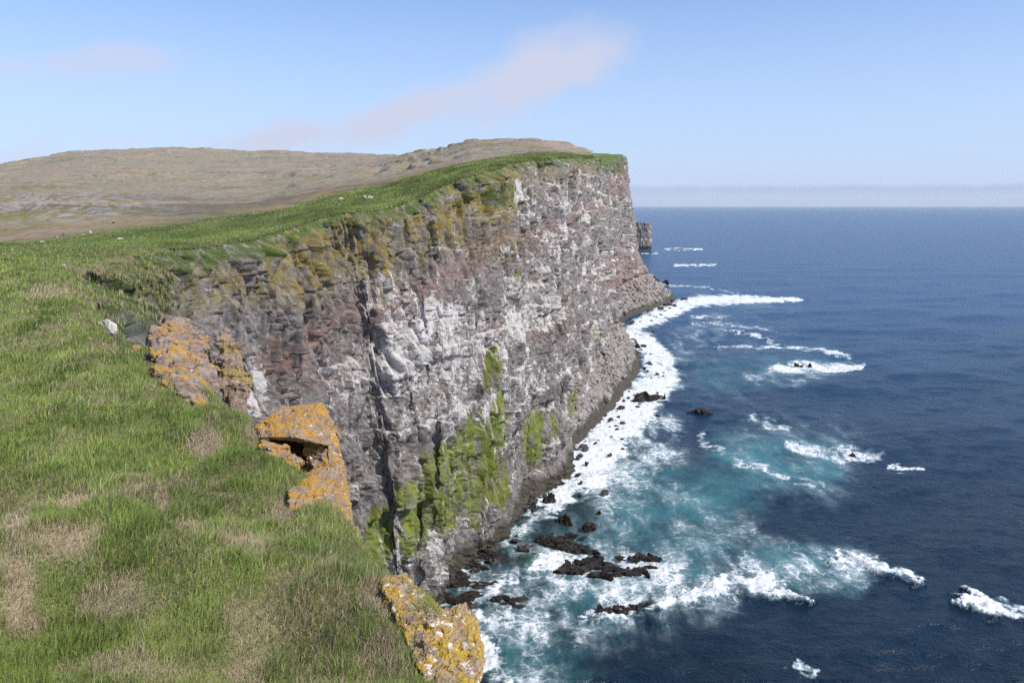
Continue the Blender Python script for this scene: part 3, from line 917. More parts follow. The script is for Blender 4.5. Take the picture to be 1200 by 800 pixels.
# ------------------------------------------------------------------ rocks
def rock_mesh(name, seed, dims=(1, 1, 1), sub=4, rough=.22, facets=9, flat_base=True):
    """boulder: sphere cut by random planes, then roughened; sits on z = 0 with its foot below"""
    r_ = np.random.default_rng(seed)
    bm = bmesh.new(); bmesh.ops.create_icosphere(bm, subdivisions=sub, radius=1.0)
    co = np.array([v.co[:] for v in bm.verts])
    for _ in range(facets):
        n = r_.normal(size=3); n /= np.linalg.norm(n)
        h = r_.uniform(.45, .85)
        over = np.maximum(co @ n - h, 0)
        co -= over[:, None] * n * .92
    u, v = co[:, 0] * 1.3 + co[:, 2] * .7, co[:, 1] * 1.3 - co[:, 2] * .6
    k = 1 + rough * fbm(u * 1.4 + seed, v * 1.4, seed, 4, .6) + rough * .5 * fbm(u * 4, co[:, 2] * 4 + v, seed + 5, 3, .6)
    co = co * k[:, None] * np.array(dims)
    for vert, c in zip(bm.verts, co): vert.co = c
    me = bpy.data.meshes.new(name); bm.to_mesh(me); bm.free()
    return me


def sea_rock(px, py, wpx, hpx, seed, label, name='sea_rock', cat='rock', group=None, mat='sea_rock', depth=None, rot=0, sub=4, sink=.35):
    """a rock whose waterline is at photo (px,py), wpx wide and hpx above the water"""
    x, y = sea_at(px, py)
    w = wpx / F * y / 1.75; h = hpx / F * y * 1.25 + .5
    me = rock_mesh(name, seed, (w, depth * w if depth else w * .7, h / (1 - sink)), sub, .34)
    zmax = max(v.co.z for v in me.vertices)
    me.transform(__import__('mathutils').Matrix.Translation((0, 0, h - zmax)))
    for p in me.polygons: p.use_smooth = False
    o = link(name, me, MAT[mat]); o.location = (x, y, 0); o.rotation_euler.z = rot
    tag(o, label, cat, group)
    return o


sea_rock(755, 469, 36, 8, 11, 'long low black rock at the edge of the surf below the talus')
sea_rock(777, 468, 8, 6, 12, 'small black block just seaward of the long low rock in the surf')
sea_rock(825, 482, 44, 4, 13, 'lone brown-black rock standing in blue water off the surf line', depth=.45)


def reef(chain_, seed, label, n, hh=1.6, mat='sea_rock'):
    """a ragged ledge: many overlapping lumps along a line at the waterline, one rock"""
    r_ = np.random.default_rng(seed)
    bm = bmesh.new()
    x0, y0 = sea_at(*chain_[0][:2])
    for i in range(n):
        f = i / max(1, n - 1) * (len(chain_) - 1); k = min(int(f), len(chain_) - 2); f -= k
        px = chain_[k][0] * (1 - f) + chain_[k + 1][0] * f + r_.normal() * 3
        py = chain_[k][1] * (1 - f) + chain_[k + 1][1] * f + r_.normal() * chain_[k][2] * .5
        x, y = sea_at(px, py)
        q = r_.uniform(.5, 1.25) * chain_[k][2] / 8 * y / 210
        me = rock_mesh('t', seed * 50 + i, (2.6 * q, 1.2 * q, hh * r_.uniform(.25, .62)), 3, .4, 6)
        me.transform(__import__('mathutils').Matrix.Translation((x - x0, y - y0, .35)) @ __import__('mathutils').Matrix.Rotation(r_.normal() * .5, 4, 'Z'))
        bm.from_mesh(me); bpy.data.meshes.remove(me)
    me = bpy.data.meshes.new('sea_rock'); bm.to_mesh(me); bm.free()
    o = link('sea_rock', me, MAT[mat]); o.location = (x0, y0, 0)
    tag(o, label, 'rock')


reef([(634, 638, 7), (655, 641, 8), (672, 640, 8), (680, 646, 7), (700, 652, 4)], 14, 'ragged upper black reef ledge in the foam, nearest the foot of the cliff', 16, 2.0)
reef([(741, 656, 5), (757, 653, 5), (770, 656, 3)], 16, 'low black reef rock at the seaward end of the upper reef', 12, 1.5)
reef([(662, 666, 7), (680, 668, 9), (705, 670, 9), (724, 673, 6)], 17, 'largest ragged black reef ledge in the white water, in the lower reef row', 18, 2.0)
reef([(737, 671, 6), (748, 670, 8), (760, 675, 4)], 18, 'humped brown-black reef rock right of the largest reef ledge', 11, 2.0)
sea_rock(664, 661, 9, 4, 19, 'round black knob of rock between the two reef rows')
reef([(722, 654, 2.5), (736, 654, 2.5)], 39, 'thin black rock showing in the gap of the upper reef row', 8, 1.0)
reef([(703, 714, 5), (730, 717, 6), (758, 713, 4)], 21, 'half-drowned black ledge under the breaking wave', 20, 1.6)
sea_rock(660, 614, 22, 9, 22, 'pyramid-shaped brown rock in the dark water by the cliff foot')
sea_rock(643, 587, 16, 9, 23, 'reddish brown boulder at the near end of the white surf band')
sea_rock(690, 620, 14, 6, 24, 'dark boulder awash in the green water above the reef')
reef([(632, 630, 4), (655, 631, 5), (675, 630, 3)], 25, 'drowned dark ledge behind the upper reef', 16, 1.0)
reef([(577, 702, 5), (592, 704, 6), (606, 706, 4)], 26, 'flat wet black rock in the foam off the near cliff foot', 15, 1.2)
reef([(500, 712, 12), (525, 702, 12), (548, 692, 10), (570, 684, 8)], 27, 'broad dark wave-cut ledge at the near foot of the cliff', 13, 1.5)
reef([(520, 690, 12), (545, 676, 10), (565, 662, 9), (585, 645, 8)], 28, 'dark broken ledge against the near wall of the cliff', 13, 1.8)
sea_rock(936, 430, 10, 4, 29, 'black rock on the left in the white foam patch offshore')
sea_rock(950, 430, 8, 3.5, 30, 'black rock on the right in the white foam patch offshore')
sea_rock(998, 533, 10, 3, 31, 'black rock tip breaking the water in the turquoise patch')
sea_rock(795, 292.5, 44, .5, 32, 'long flat skerry just beyond the sea stack, edged with foam', depth=.3)
sea_rock(755, 296, 22, 2.0, 33, 'flat black skerry at the foot of the distant stack', depth=.4)
sea_rock(768, 331, 14, 6, 34, 'dark boulder heap off the headland, nearest the talus')
sea_rock(778, 333, 10, 4, 35, 'low dark boulder seaward of the heap off the headland')
sea_rock(764, 391, 6, 2.5, 36, 'small black rock alone in the cove water near the beach')
sea_rock(745, 407, 12, 3.5, 37, 'dark tidal rock lying off the pebble cove')
sea_rock(702, 603, 10, 4, 38, 'small dark rock awash seaward of the reddish boulder')

# boulders along the waterline, each its own object
BV = []
for k in range(12):
    me = rock_mesh('shore_boulder', 300 + k, (1, .8 + .05 * k % .4, .62), 3, .3, 10)
    me.materials.append(MAT['shore_rock'])
    BV.append(me)
sec = [(192, 300, 'blocky wet black boulder at the foot of the near mossy wall', 'boulders under the mossy wall'),
       (300, 420, 'black boulder at the foot of the cliff where the surf band begins', 'boulders along the near surf band'),
       (420, 560, 'dark boulder on the weedy shore under the grey talus', 'boulders under the grey talus'),
       (560, 720, 'small dark boulder on the rim of the pebble cove', 'boulders round the pebble cove'),
       (720, 905, 'dark boulder on the low point below the headland', 'boulders on the headland point')]
nb = 0
sm = (cl_st[:, 3] > 190) & (cl_st[:, 3] < 905) & (cl_st[:, 1] < 930)
ss = cl_s[sm]
w = 1.0 / np.maximum(cl_st[sm][:, 3], 1)
cdf = np.cumsum(w * np.gradient(ss)); cdf /= cdf[-1]
for k in range(200):
    q = float(np.interp((k + rng.random()) / 200, cdf, ss))
    p = along(np.array([q]))[0]; p2 = along(np.array([q + 1.0]))[0]
    dx, dy = p2[2] - p[2], p2[3] - p[3]; L = math.hypot(dx, dy) + 1e-6
    off = float(abs(rng.normal(0, .55)) * 6 + rng.uniform(-4, 2.5)) * (1 + p[3] / 700)
    if rng.random() < .12: off += rng.uniform(4, 16)
    x, y = p[2] + dy / L * off, p[3] - dx / L * off
    sz = float(np.clip(rng.lognormal(0, .45), .4, 2.6)) * (.75 + y / 750)
    o = bpy.data.objects.new('shore_boulder', BV[k % 12]); C.objects.link(o)
    o.location = (x, y, .12 * sz + max(0, -off) * .35)
    o.scale = (sz * rng.uniform(.8, 1.4), sz, sz * rng.uniform(.7, 1.2)); o.rotation_euler = (rng.normal(0, .2), rng.normal(0, .2), rng.uniform(0, 6.28))
    for a, b, lab, grp in sec:
        if a <= y < b or (b == 905 and y >= 905) or (a == 192 and y < 192):
            tag(o, lab, 'boulder', grp)

# scree: countless stones on the talus, one piece of ground cover
def build_scree():
    base = bmesh.new(); bmesh.ops.create_icosphere(base, subdivisions=1, radius=1)
    bc = np.array([v.co[:] for v in base.verts]); bf = np.array([[v.index for v in f.verts] for f in base.faces]); base.free()
    N = 9000
    q = np.interp(rng.random(N), cdf, ss)
    st = along(q)
    th = st[:, 4]
    b = rng.random(N) ** .6
    keep = (th > 9)
    run = st[:, 5] + (1 - st[:, 5]) * b
    x = st[:, 0] + (st[:, 2] - st[:, 0]) * run; y = st[:, 1] + (st[:, 3] - st[:, 1]) * run
    z = th * (1 - b) - 2 * b
    keep &= z > 5.0
    x, y, z, b = x[keep], y[keep], z[keep], b[keep]
    n = len(x)
    sz = np.clip(rng.lognormal(-.7, .6, n), .15, 2.4) * (.6 + y / 700)
    V = bc[None] * (1 + .35 * rng.normal(size=(n, len(bc), 1)).clip(-1, 1)) * sz[:, None, None] * np.stack([rng.uniform(.8, 1.4, n), rng.uniform(.8, 1.4, n), rng.uniform(.6, 1, n)], -1)[:, None]
    V = V + np.stack([x, y, z + 1.2], -1)[:, None]
    Fc = (bf[None] + (np.arange(n) * len(bc))[:, None, None]).reshape(-1, 3)
    me = raw_mesh('scree', V.reshape(-1, 3), Fc.ravel(), np.arange(len(Fc)) * 3, np.full(len(Fc), 3))
    o = link('scree', me, MAT['scree'])
    tag(o, 'loose grey stones covering the talus slopes below the cliff', 'scree', kind='stuff')


build_scree()


# distant stack: flat topped columnar block
def build_stack():
    x0, y0 = sea_at(748, 291)
    ns, nt = 320, 130
    a = np.linspace(0, 2 * math.pi, ns)
    t = np.linspace(0, 1.12, nt)
    Rx, Ry, Hh = 34.0, 55.0, 62.0
    A = np.repeat(a[:, None], nt, 1); Tt = np.repeat(t[None], ns, 0)
    sq = (np.abs(np.cos(A)) ** 5 + np.abs(np.sin(A)) ** 5) ** (-1 / 5)
    Sg = A * 42
    zz = Hh * (1 - np.minimum(Tt, 1)) - 2
    d = np.where(Tt < 1, 1, 1)
    # wrap the relief so the seam closes
    wv = sstep(0, .6, A) * sstep(2 * math.pi, 2 * math.pi - .6, A)
    rel = (cliff_relief(Sg, zz + 30, zz * 0 + 92, 0, 40)[0]) * wv
    flare = 3.5 * (1 - zz / Hh)
    rx = (Rx * sq + rel * .8 + flare); ry = (Ry * sq + rel * .8 + flare)
    cap = np.linspace(0, 1, 24)[None] * np.ones((ns, 1))
    top = Hh - 2
    X = rx * np.cos(A); Y = ry * np.sin(A)
    tilt = -.02 * X
    co = np.stack([X, Y, zz + tilt * (zz / Hh)], -1)
    capco = np.stack([co[:, :1, 0] * cap, co[:, :1, 1] * cap, co[:, :1, 2] * np.ones_like(cap) + 1.2 * fbm(co[:, :1, 0] * cap / 9, co[:, :1, 1] * cap / 9, 77, 3) * (1 - cap)], -1)[:, :-1]
    allc = np.concatenate([capco, co], 1)
    n2 = allc.shape[1]
    me, used = grid_mesh('sea_stack', allc.reshape(-1, 3), ns, n2)
    zf = allc[..., 2]
    Sx = np.repeat(a[:, None], n2, 1) * 42
    ncap = capco.shape[1]
    isc = (np.arange(n2) < ncap)[None] * np.ones((ns, 1))
    g = np.clip(.35 + .5 * fbm(Sx / 12, zf / 9, 81, 3) + .5 * np.exp(-((zf - 22) / 3) ** 2), 0, 1.4) * (1 - isc)
    for k, v in (('guano', g), ('moss', 0 * zf), ('lichen', 0 * zf), ('red', 0 * zf), ('wet', np.clip(sstep(9, 4, zf), 0, 1)), ('talus', 0 * zf), ('cav', 0 * zf),
                 ('tone', np.clip(.9 + .5 * fbm(Sx / 20, zf / 14, 83, 2), 0, 1)), ('grassy', isc * .8)):
        fattr(me, k, v.reshape(-1)[used])
    vattr(me, 'sz', np.stack([Sx.reshape(-1), zf.reshape(-1), 0 * zf.reshape(-1)], -1)[used])
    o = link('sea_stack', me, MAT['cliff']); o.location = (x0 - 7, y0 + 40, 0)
    tag(o, 'flat-topped dark basalt stack standing in the sea beyond the headland', 'sea stack')


build_stack()


# ------------------------------------------------------------------ outcrops on the promontory edge
def hull_bm(bm, pts):
    vs = [bm.verts.new(p) for p in pts]
    r = bmesh.ops.convex_hull(bm, input=vs)
    junk = [g for g in r['geom_interior'] if isinstance(g, bmesh.types.BMVert)]
    if junk: bmesh.ops.delete(bm, geom=junk, context='VERTS')


def remesh_rock(name, hulls, voxel, amp, seed, mat, layered=0.0, parent=None, knob=0.0):
    """several convex blocks merged by voxels, then weathered"""
    bm = bmesh.new()
    for h in hulls:
        b2 = bmesh.new(); hull_bm(b2, h)
        bmesh.ops.recalc_face_normals(b2, faces=b2.faces)
        tmp = bpy.data.meshes.new('t'); b2.to_mesh(tmp); b2.free(); bm.from_mesh(tmp); bpy.data.meshes.remove(tmp)
    me0 = bpy.data.meshes.new('t'); bm.to_mesh(me0); bm.free()
    o0 = bpy.data.objects.new('t', me0); C.objects.link(o0)
    md = o0.modifiers.new('r', 'REMESH'); md.mode = 'VOXEL'; md.voxel_size = voxel
    bpy.context.view_layer.update()
    me = bpy.data.meshes.new_from_object(o0.evaluated_get(bpy.context.evaluated_depsgraph_get()))
    bpy.data.objects.remove(o0); bpy.data.meshes.remove(me0)
    me.name = name
    n = len(me.vertices)
    co = np.empty(n * 3, np.float32); me.vertices.foreach_get('co', co); co = co.reshape(-1, 3).astype(float)
    no = np.empty(n * 3, np.float32); me.vertex_normals.foreach_get('vector', no) if hasattr(me.vertex_normals, 'foreach_get') else me.vertices.foreach_get('normal', no)
    no = no.reshape(-1, 3)
    x, y, z = co.T
    q = 1 / amp * .16
    d = fbm(x * 1.1 * q + z * .5 * q, y * 1.1 * q - z * .8 * q, seed, 5, .6)
    f1, f2, cid = worley(x * 1.9 * q + z * .7 * q, z * 2.4 * q + y * .9 * q, seed + 3)
    d = d * .8 + 1.3 * (cid - .5) - .9 * sstep(.14, 0, f2 - f1)
    if knob:
        g1 = worley(x * 4.5 + z * 1.2, z * 4.5 + y * 3.1, seed + 21)[0]; g2 = worley(x * 9.5 + z * 2.2, z * 9.5 - y * 5.1, seed + 27)[0]
        d = d + knob * (1.6 * (.42 - g1) + .8 * (.42 - g2))
    if layered: d = d + layered * (np.mod(z * 2.1 * q + .6 * perlin(x * q, y * q, seed + 9), 1) - .5)
    co = co + no * (d * amp)[:, None]
    me.vertices.foreach_set('co', np.ascontiguousarray(co, np.float32).ravel()); me.update()
    me.polygons.foreach_set('use_smooth', np.zeros(len(me.polygons), bool))
    return link(name, me, MAT[mat], parent)


def block(pts, Y0, depth, lean=0.0, drop=0.0):
    """convex block whose face is the given photo outline at distance Y0, running back by depth"""
    out = []
    for p in pts:
        yy = Y0 + (p[2] if len(p) > 2 else 0)
        a = at(p[0], p[1], yy)
        b = at(p[0], p[1], yy + depth); out.append(a); out.append(Vector((b.x + lean, b.y, max(b.z, a.z - .25 * depth) if drop == 0 else b.z)))
    return out


def chips(hulls, n, size, seed, joint=(.25, .1)):
    """angular joint blocks bedded in the face of the given blocks"""
    r_ = np.random.default_rng(seed); out = list(hulls)
    for i in range(n):
        h = hulls[r_.integers(len(hulls))]
        w_ = r_.dirichlet(np.ones(len(h)) * .35)
        w_ = w_ * np.array([2.2 if k % 2 == 0 else .25 for k in range(len(h))]); w_ /= w_.sum()
        c = sum((Vector(p) * float(q) for p, q in zip(h, w_)), Vector((0, 0, 0)))
        sx_, sy_, sz_ = size * r_.uniform(.5, 1.3), size * r_.uniform(.5, 1.2), size * r_.uniform(.35, .9)
        a = joint[0] + r_.normal() * .12; b = joint[1] + r_.normal() * .12
        pts = []
        for ex in (-1, 1):
            for ey in (-1, 1):
                for ez in (-1, 1):
                    q = Vector((ex * sx_ * r_.uniform(.7, 1), ey * sy_ * r_.uniform(.7, 1), ez * sz_ * r_.uniform(.7, 1)))
                    q.rotate(__import__('mathutils').Euler((b, b * .6, a)))
                    pts.append(c + q)
        out.append(pts)
    return out


# big orange outcrop: overhanging slab, a shadowed hollow, lower block and a side buttress
oc = remesh_rock('lichen_outcrop', chips([
    block([(300, 500, 22.2), (330, 478, 24.4), (378, 472, 24.6), (388, 492, 23.4), (386, 522, 21.6), (345, 512, 21.2), (306, 512, 21.5)], 0, 1.5),            # slab
    block([(362, 510, 22.2), (387, 490, 23.3), (406, 560, 21.3), (396, 566, 21), (372, 560, 21.4)], 0, 1.3),                  # right wall
    block([(384, 515, 22.2), (414, 620, 20.6), (418, 700, 19.5), (397, 690, 19), (387, 560, 21)], 0, 1.6),           # buttress
    block([(338, 574, 17.9), (360, 560, 18.9), (402, 543, 20.1), (412, 610, 18.4), (414, 690, 16.6), (380, 655, 14.5), (338, 605, 16.3)], 0, 1.9),    # lower block
    block([(305, 515, 21.2), (334, 523, 21.2), (358, 563, 19.6), (338, 592, 17.9)], 0, 1.0),                                     # left cheek
    block([(315, 500, 23.4), (395, 500, 23.6), (402, 590, 21.6), (325, 590, 20.6)], 0, 1.0),                             # back of the hollow
], 70, .22, 401), .028, .03, 5, 'orange', .4)
tag(oc, 'large orange lichen-covered outcrop with a dark hollow, on the grass edge over the cliff', 'rock outcrop')

# bottom right lichen rocks on the very edge
o = remesh_rock('lichen_outcrop', chips([
    block([(448, 688, 12.5), (475, 686, 12.6), (520, 730, 11.6), (530, 775, 10.8), (500, 800, 10.25), (470, 745, 11.4)], 0, .9),
    block([(512, 735, 11.5), (546, 722, 12.0), (560, 745, 11.7), (566, 790, 11), (555, 830, 10.4), (515, 830, 10), (508, 780, 10.7)], 0, 1.0),
    block([(475, 745, 11.3), (520, 770, 11), (560, 830, 10.4), (560, 900, 10), (480, 900, 9.6)], 0, 1.6),
], 110, .12, 402, (.3, .3)), .018, .028, 15, 'olive', .3, knob=1.2)
tag(o, 'knobbly yellow-olive lichen rock at the brink of the near grass, above the foam', 'rock outcrop')

# left outcrops
o = remesh_rock('pinkish_outcrop', chips([
    block([(186, 377, 41), (212, 372, 43), (243, 398, 40), (249, 440, 33), (252, 478, 28), (232, 480, 26.5), (200, 440, 31)], 0, 4),
    block([(176, 395, 37.5), (205, 378, 41), (225, 420, 34), (220, 475, 27), (196, 452, 29.5)], 0, 3),
], 110, .5, 403, (.5, .35)), .065, .07, 25, 'pink', .6)
tag(o, 'pinkish fractured outcrop streaked with orange lichen, left of the dark cleft', 'rock outcrop')
o = remesh_rock('rock_pillar', chips([
    block([(257, 390, 36), (264, 386, 36.4), (277, 405, 35), (289, 446, 33), (288, 490, 31), (272, 494, 30.5), (266, 440, 33)], 0, 1.6),
], 30, .4, 404, (.2, .15)), .06, .06, 35, 'pillar', .5)
tag(o, 'brown leaning rock pillar right of the dark cleft, streaked with olive lichen', 'rock pillar')


def small_rock(px, py, Y, wpx, hpx, seed, label, mat, name='stone', dy=.8, rot=0, cat='stone'):
    p = at(px, py, Y)
    zz = float(land_z(np.array([p.x]), np.array([p.y]))[0])
    w = wpx / F * Y / 2; h = hpx / F * Y
    me = rock_mesh(name, seed, (w, w * dy, h * .62), 3, .25, 9)
    o = link(name, me, MAT[mat]); o.location = (p.x, p.y, zz + h * .3); o.rotation_euler = (0, rot, 0)
    tag(o, label, cat)
    return o


def ground_Y(px, py):
    """distance at which the line of sight meets the ground"""
    Ys = np.geomspace(7, 600, 900)
    U, E = ue(px, py)
    g = land_z(U * Ys, Ys)
    hit = np.nonzero(g >= H + E * Ys)[0]
    return float(Ys[hit[0]]) if len(hit) else 100.0


Yw = ground_Y(124, 385)
o = small_rock(127, 384, Yw, 30, 15, 51, 'pale white tilted slab of stone lying in the grass near the gully', 'pale_rock', rot=R(32), dy=.5)
for i, (px, py, w, h, lab) in enumerate([
        (203, 400, 16, 16, 'orange lichen lump at the grass edge above the pinkish outcrop'),
        (160, 405, 16, 6, 'low orange lichen stone next to the pale slab, in the grass'),
        (205, 425, 22, 14, 'rounded orange lichen rock between the grass and the pinkish outcrop'),
        (172, 400, 22, 18, 'bright orange lichen boulder standing alone right of the pale slab'),
        (190, 448, 18, 10, 'flat orange lichen ledge lowest among the left edge rocks')]):
    small_rock(px, py, ground_Y(px, py + 5), w, h, 60 + i, lab, 'orange')
for i, (px, py, w, h, lab, m) in enumerate([
        (140, 281, 11, 2.5, 'flat pale slab lying on the green rim meadow', 'pale_rock'),
        (97, 276, 5, 3, 'grey stone with a pale top beside the rim meadow, right end of the stone row', 'scree'),
        (106, 273.5, 4, 3, 'small pale stone just right of the stone row', 'pale_rock'),
        (75, 276, 5, 4, 'grey stone in the middle of the row on the heath', 'scree'),
        (66, 279, 5, 3, 'grey stone second from the left in the row on the heath', 'scree'),
        (49, 285, 6, 3, 'pale stone at the left end of the row on the heath', 'pale_rock'),
        (157, 277, 4, 1.6, 'pale pebble-like stone on the meadow beyond the flat slab', 'pale_rock'),
        (133, 262, 3, 2.4, 'dark stone alone on the heath above the meadow', 'shore_rock'),
        (75, 314, 7, 5, 'small tan stone at the head of the gully', 'pale_rock')]):
    small_rock(px, py, ground_Y(px, py), w, h, 80 + i, lab, m)


# ------------------------------------------------------------------ cliff top boulder in the upper face
def skin_body(name, joints, edges, mat, level=1):
    me = bpy.data.meshes.new('t'); me.from_pydata([j[:3] for j in joints], edges, [])
    o = bpy.data.objects.new('t', me); C.objects.link(o)
    sk = o.modifiers.new('s', 'SKIN')
    for i, j in enumerate(joints):
        r = j[3]; me.skin_vertices[0].data[i].radius = (r, r) if not isinstance(r, tuple) else r
    me.skin_vertices[0].data[0].use_root = True
    sb = o.modifiers.new('d', 'SUBSURF'); sb.levels = level; sb.render_levels = level
    bpy.context.view_layer.update()
    m2 = bpy.data.meshes.new_from_object(o.evaluated_get(bpy.context.evaluated_depsgraph_get()))
    bpy.data.objects.remove(o); bpy.data.meshes.remove(me)
    m2.name = name; m2.materials.append(mat)
    for p in m2.polygons: p.use_smooth = True
    return m2


sheep_me = skin_body('sheep', [(0, 0, .62, .27), (.36, 0, .64, .27), (-.38, 0, .62, .27), (.58, 0, .66, .13), (.74, 0, .48, .09), (.88, 0, .36, .06),
                               (.33, .14, .35, .06), (.33, .15, .0, .04), (.33, -.14, .35, .06), (.35, -.15, .0, .04),
                               (-.36, .14, .38, .08), (-.40, .15, .2, .045), (-.37, .15, .0, .04), (-.36, -.14, .38, .08), (-.40, -.15, .2, .045), (-.37, -.15, .0, .04)],
                     [(0, 1), (0, 2), (1, 3), (3, 4), (4, 5), (1, 6), (6, 7), (1, 8), (8, 9), (2, 10), (10, 11), (11, 12), (2, 13), (13, 14), (14, 15)], MAT['fleece'])
for px, py, rz, lab, sc in [(399, 233.5, .4, 'white sheep grazing alone on the green rim, left of the pair', 1.0),
                        (428, 232, 2.8, 'left one of two white sheep close together on the green rim', 1.1),
                        (433, 232.5, .2, 'right one of two white sheep close together on the green rim', 1.1)]:
    Yg = ground_Y(px, py + 1.5)
    p = at(px, py, Yg)
    o = bpy.data.objects.new('sheep', sheep_me); C.objects.link(o)
    o.location = (p.x, p.y, float(land_z(np.array([p.x]), np.array([p.y]))[0]) - .02); o.rotation_euler.z = rz; o.scale = (sc,) * 3
    tag(o, lab, 'sheep', 'sheep grazing on the cliff top')

# gulls: small white birds gliding off the cliff
gull_me = skin_body('gull', [(0, 0, 0, .07), (.2, 0, .02, .045), (.28, 0, .02, .015), (-.22, 0, 0, .03), (-.34, 0, 0, (.05, .01)),
                             (.03, .2, .06, (.05, .02)), (-.02, .45, .08, (.04, .015)), (-.12, .68, .04, (.012, .008)),
                             (.03, -.2, .06, (.05, .02)), (-.02, -.45, .08, (.04, .015)), (-.12, -.68, .04, (.012, .008))],
                    [(0, 1), (1, 2), (0, 3), (3, 4), (0, 5), (5, 6), (6, 7), (0, 8), (8, 9), (9, 10)], MAT['feather'])
for px, py, Y, lab in [(746, 170, 330, 'white gull gliding in the sky above the headland'), (930, 283, 420, 'white gull flying low against the open blue sea'),
                       (788, 536, 260, 'white gull over the dark water beside the surf band'), (823, 266, 520, 'white gull against the far sea right of the stack')]:
    o = bpy.data.objects.new('gull', gull_me); C.objects.link(o); o.location = at(px, py, Y); o.rotation_euler = (R(20), 0, R(70 + px % 50)); o.scale = (1.3,) * 3
    tag(o, lab, 'bird', 'gulls gliding off the cliff')

print('objects', time.time() - T0)


# ------------------------------------------------------------------ grass
def blades(name, X, Y, length, width, wind, col, lean, Z=None):
    n = len(X)
    if Z is None: Z = land_z(X, Y) - .02
    root = np.stack([X, Y, Z], -1)
    ang = wind + rng.normal(0, 1.1, n)
    dirv = np.stack([np.cos(ang), np.sin(ang), np.zeros(n)], -1)
    fa = rng.uniform(0, 2 * math.pi, n)
    side = np.stack([np.cos(fa), np.sin(fa), np.zeros(n)], -1) * (width / 2)[:, None]
    up = np.array([0, 0, 1.0])
    m = root + (dirv * (lean * .35)[:, None] + up * np.sqrt(np.maximum(1 - (lean * .35) ** 2, .1))[:, None]) * (length * .55)[:, None]
    k2 = np.clip(lean * 1.1, 0, .97)
    tip = m + (dirv * k2[:, None] + up * np.sqrt(np.maximum(1 - k2 ** 2, .02))[:, None]) * (length * .5)[:, None]
    V = np.stack([root - side, root + side, m + side * .75, m - side * .75, tip], 1)
    b = (np.arange(n) * 5)[:, None]
    loops = np.concatenate([b + 0, b + 1, b + 2, b + 3, b + 3, b + 2, b + 4], 1).ravel()
    starts = np.stack([np.arange(n) * 7, np.arange(n) * 7 + 4], -1).ravel()
    tot = np.tile([4, 3], n)
    me = raw_mesh(name, V.reshape(-1, 3), loops, starts, tot)
    me.polygons.foreach_set('use_smooth', np.ones(2 * n, bool))
    cattr(me, 'col', np.repeat(col, 5, 0))
    return link(name, me, MAT['blade'])


def pick(a, b, t): return np.asarray(a)[None] * (1 - t[:, None]) + np.asarray(b)[None] * t[:, None]


def blade_col(X, Y, D, st):
    n = len(X)
    r = rng.random(n)
    g = pick((.10, .175, .026), (.40, .50, .12), np.clip(.5 + .45 * fbm(X / 1.9, Y / 2.6, 301, 3) + rng.normal(0, .22, n), 0, 1))
    ol = pick((.24, .24, .08), (.46, .43, .19), rng.random(n))
    g = np.where((rng.random(n) < .24)[:, None], ol, g)
    s_ = pick((.36, .27, .155), (.70, .58, .40), rng.random(n))
    return np.where((r < st * .92)[:, None], s_, g)


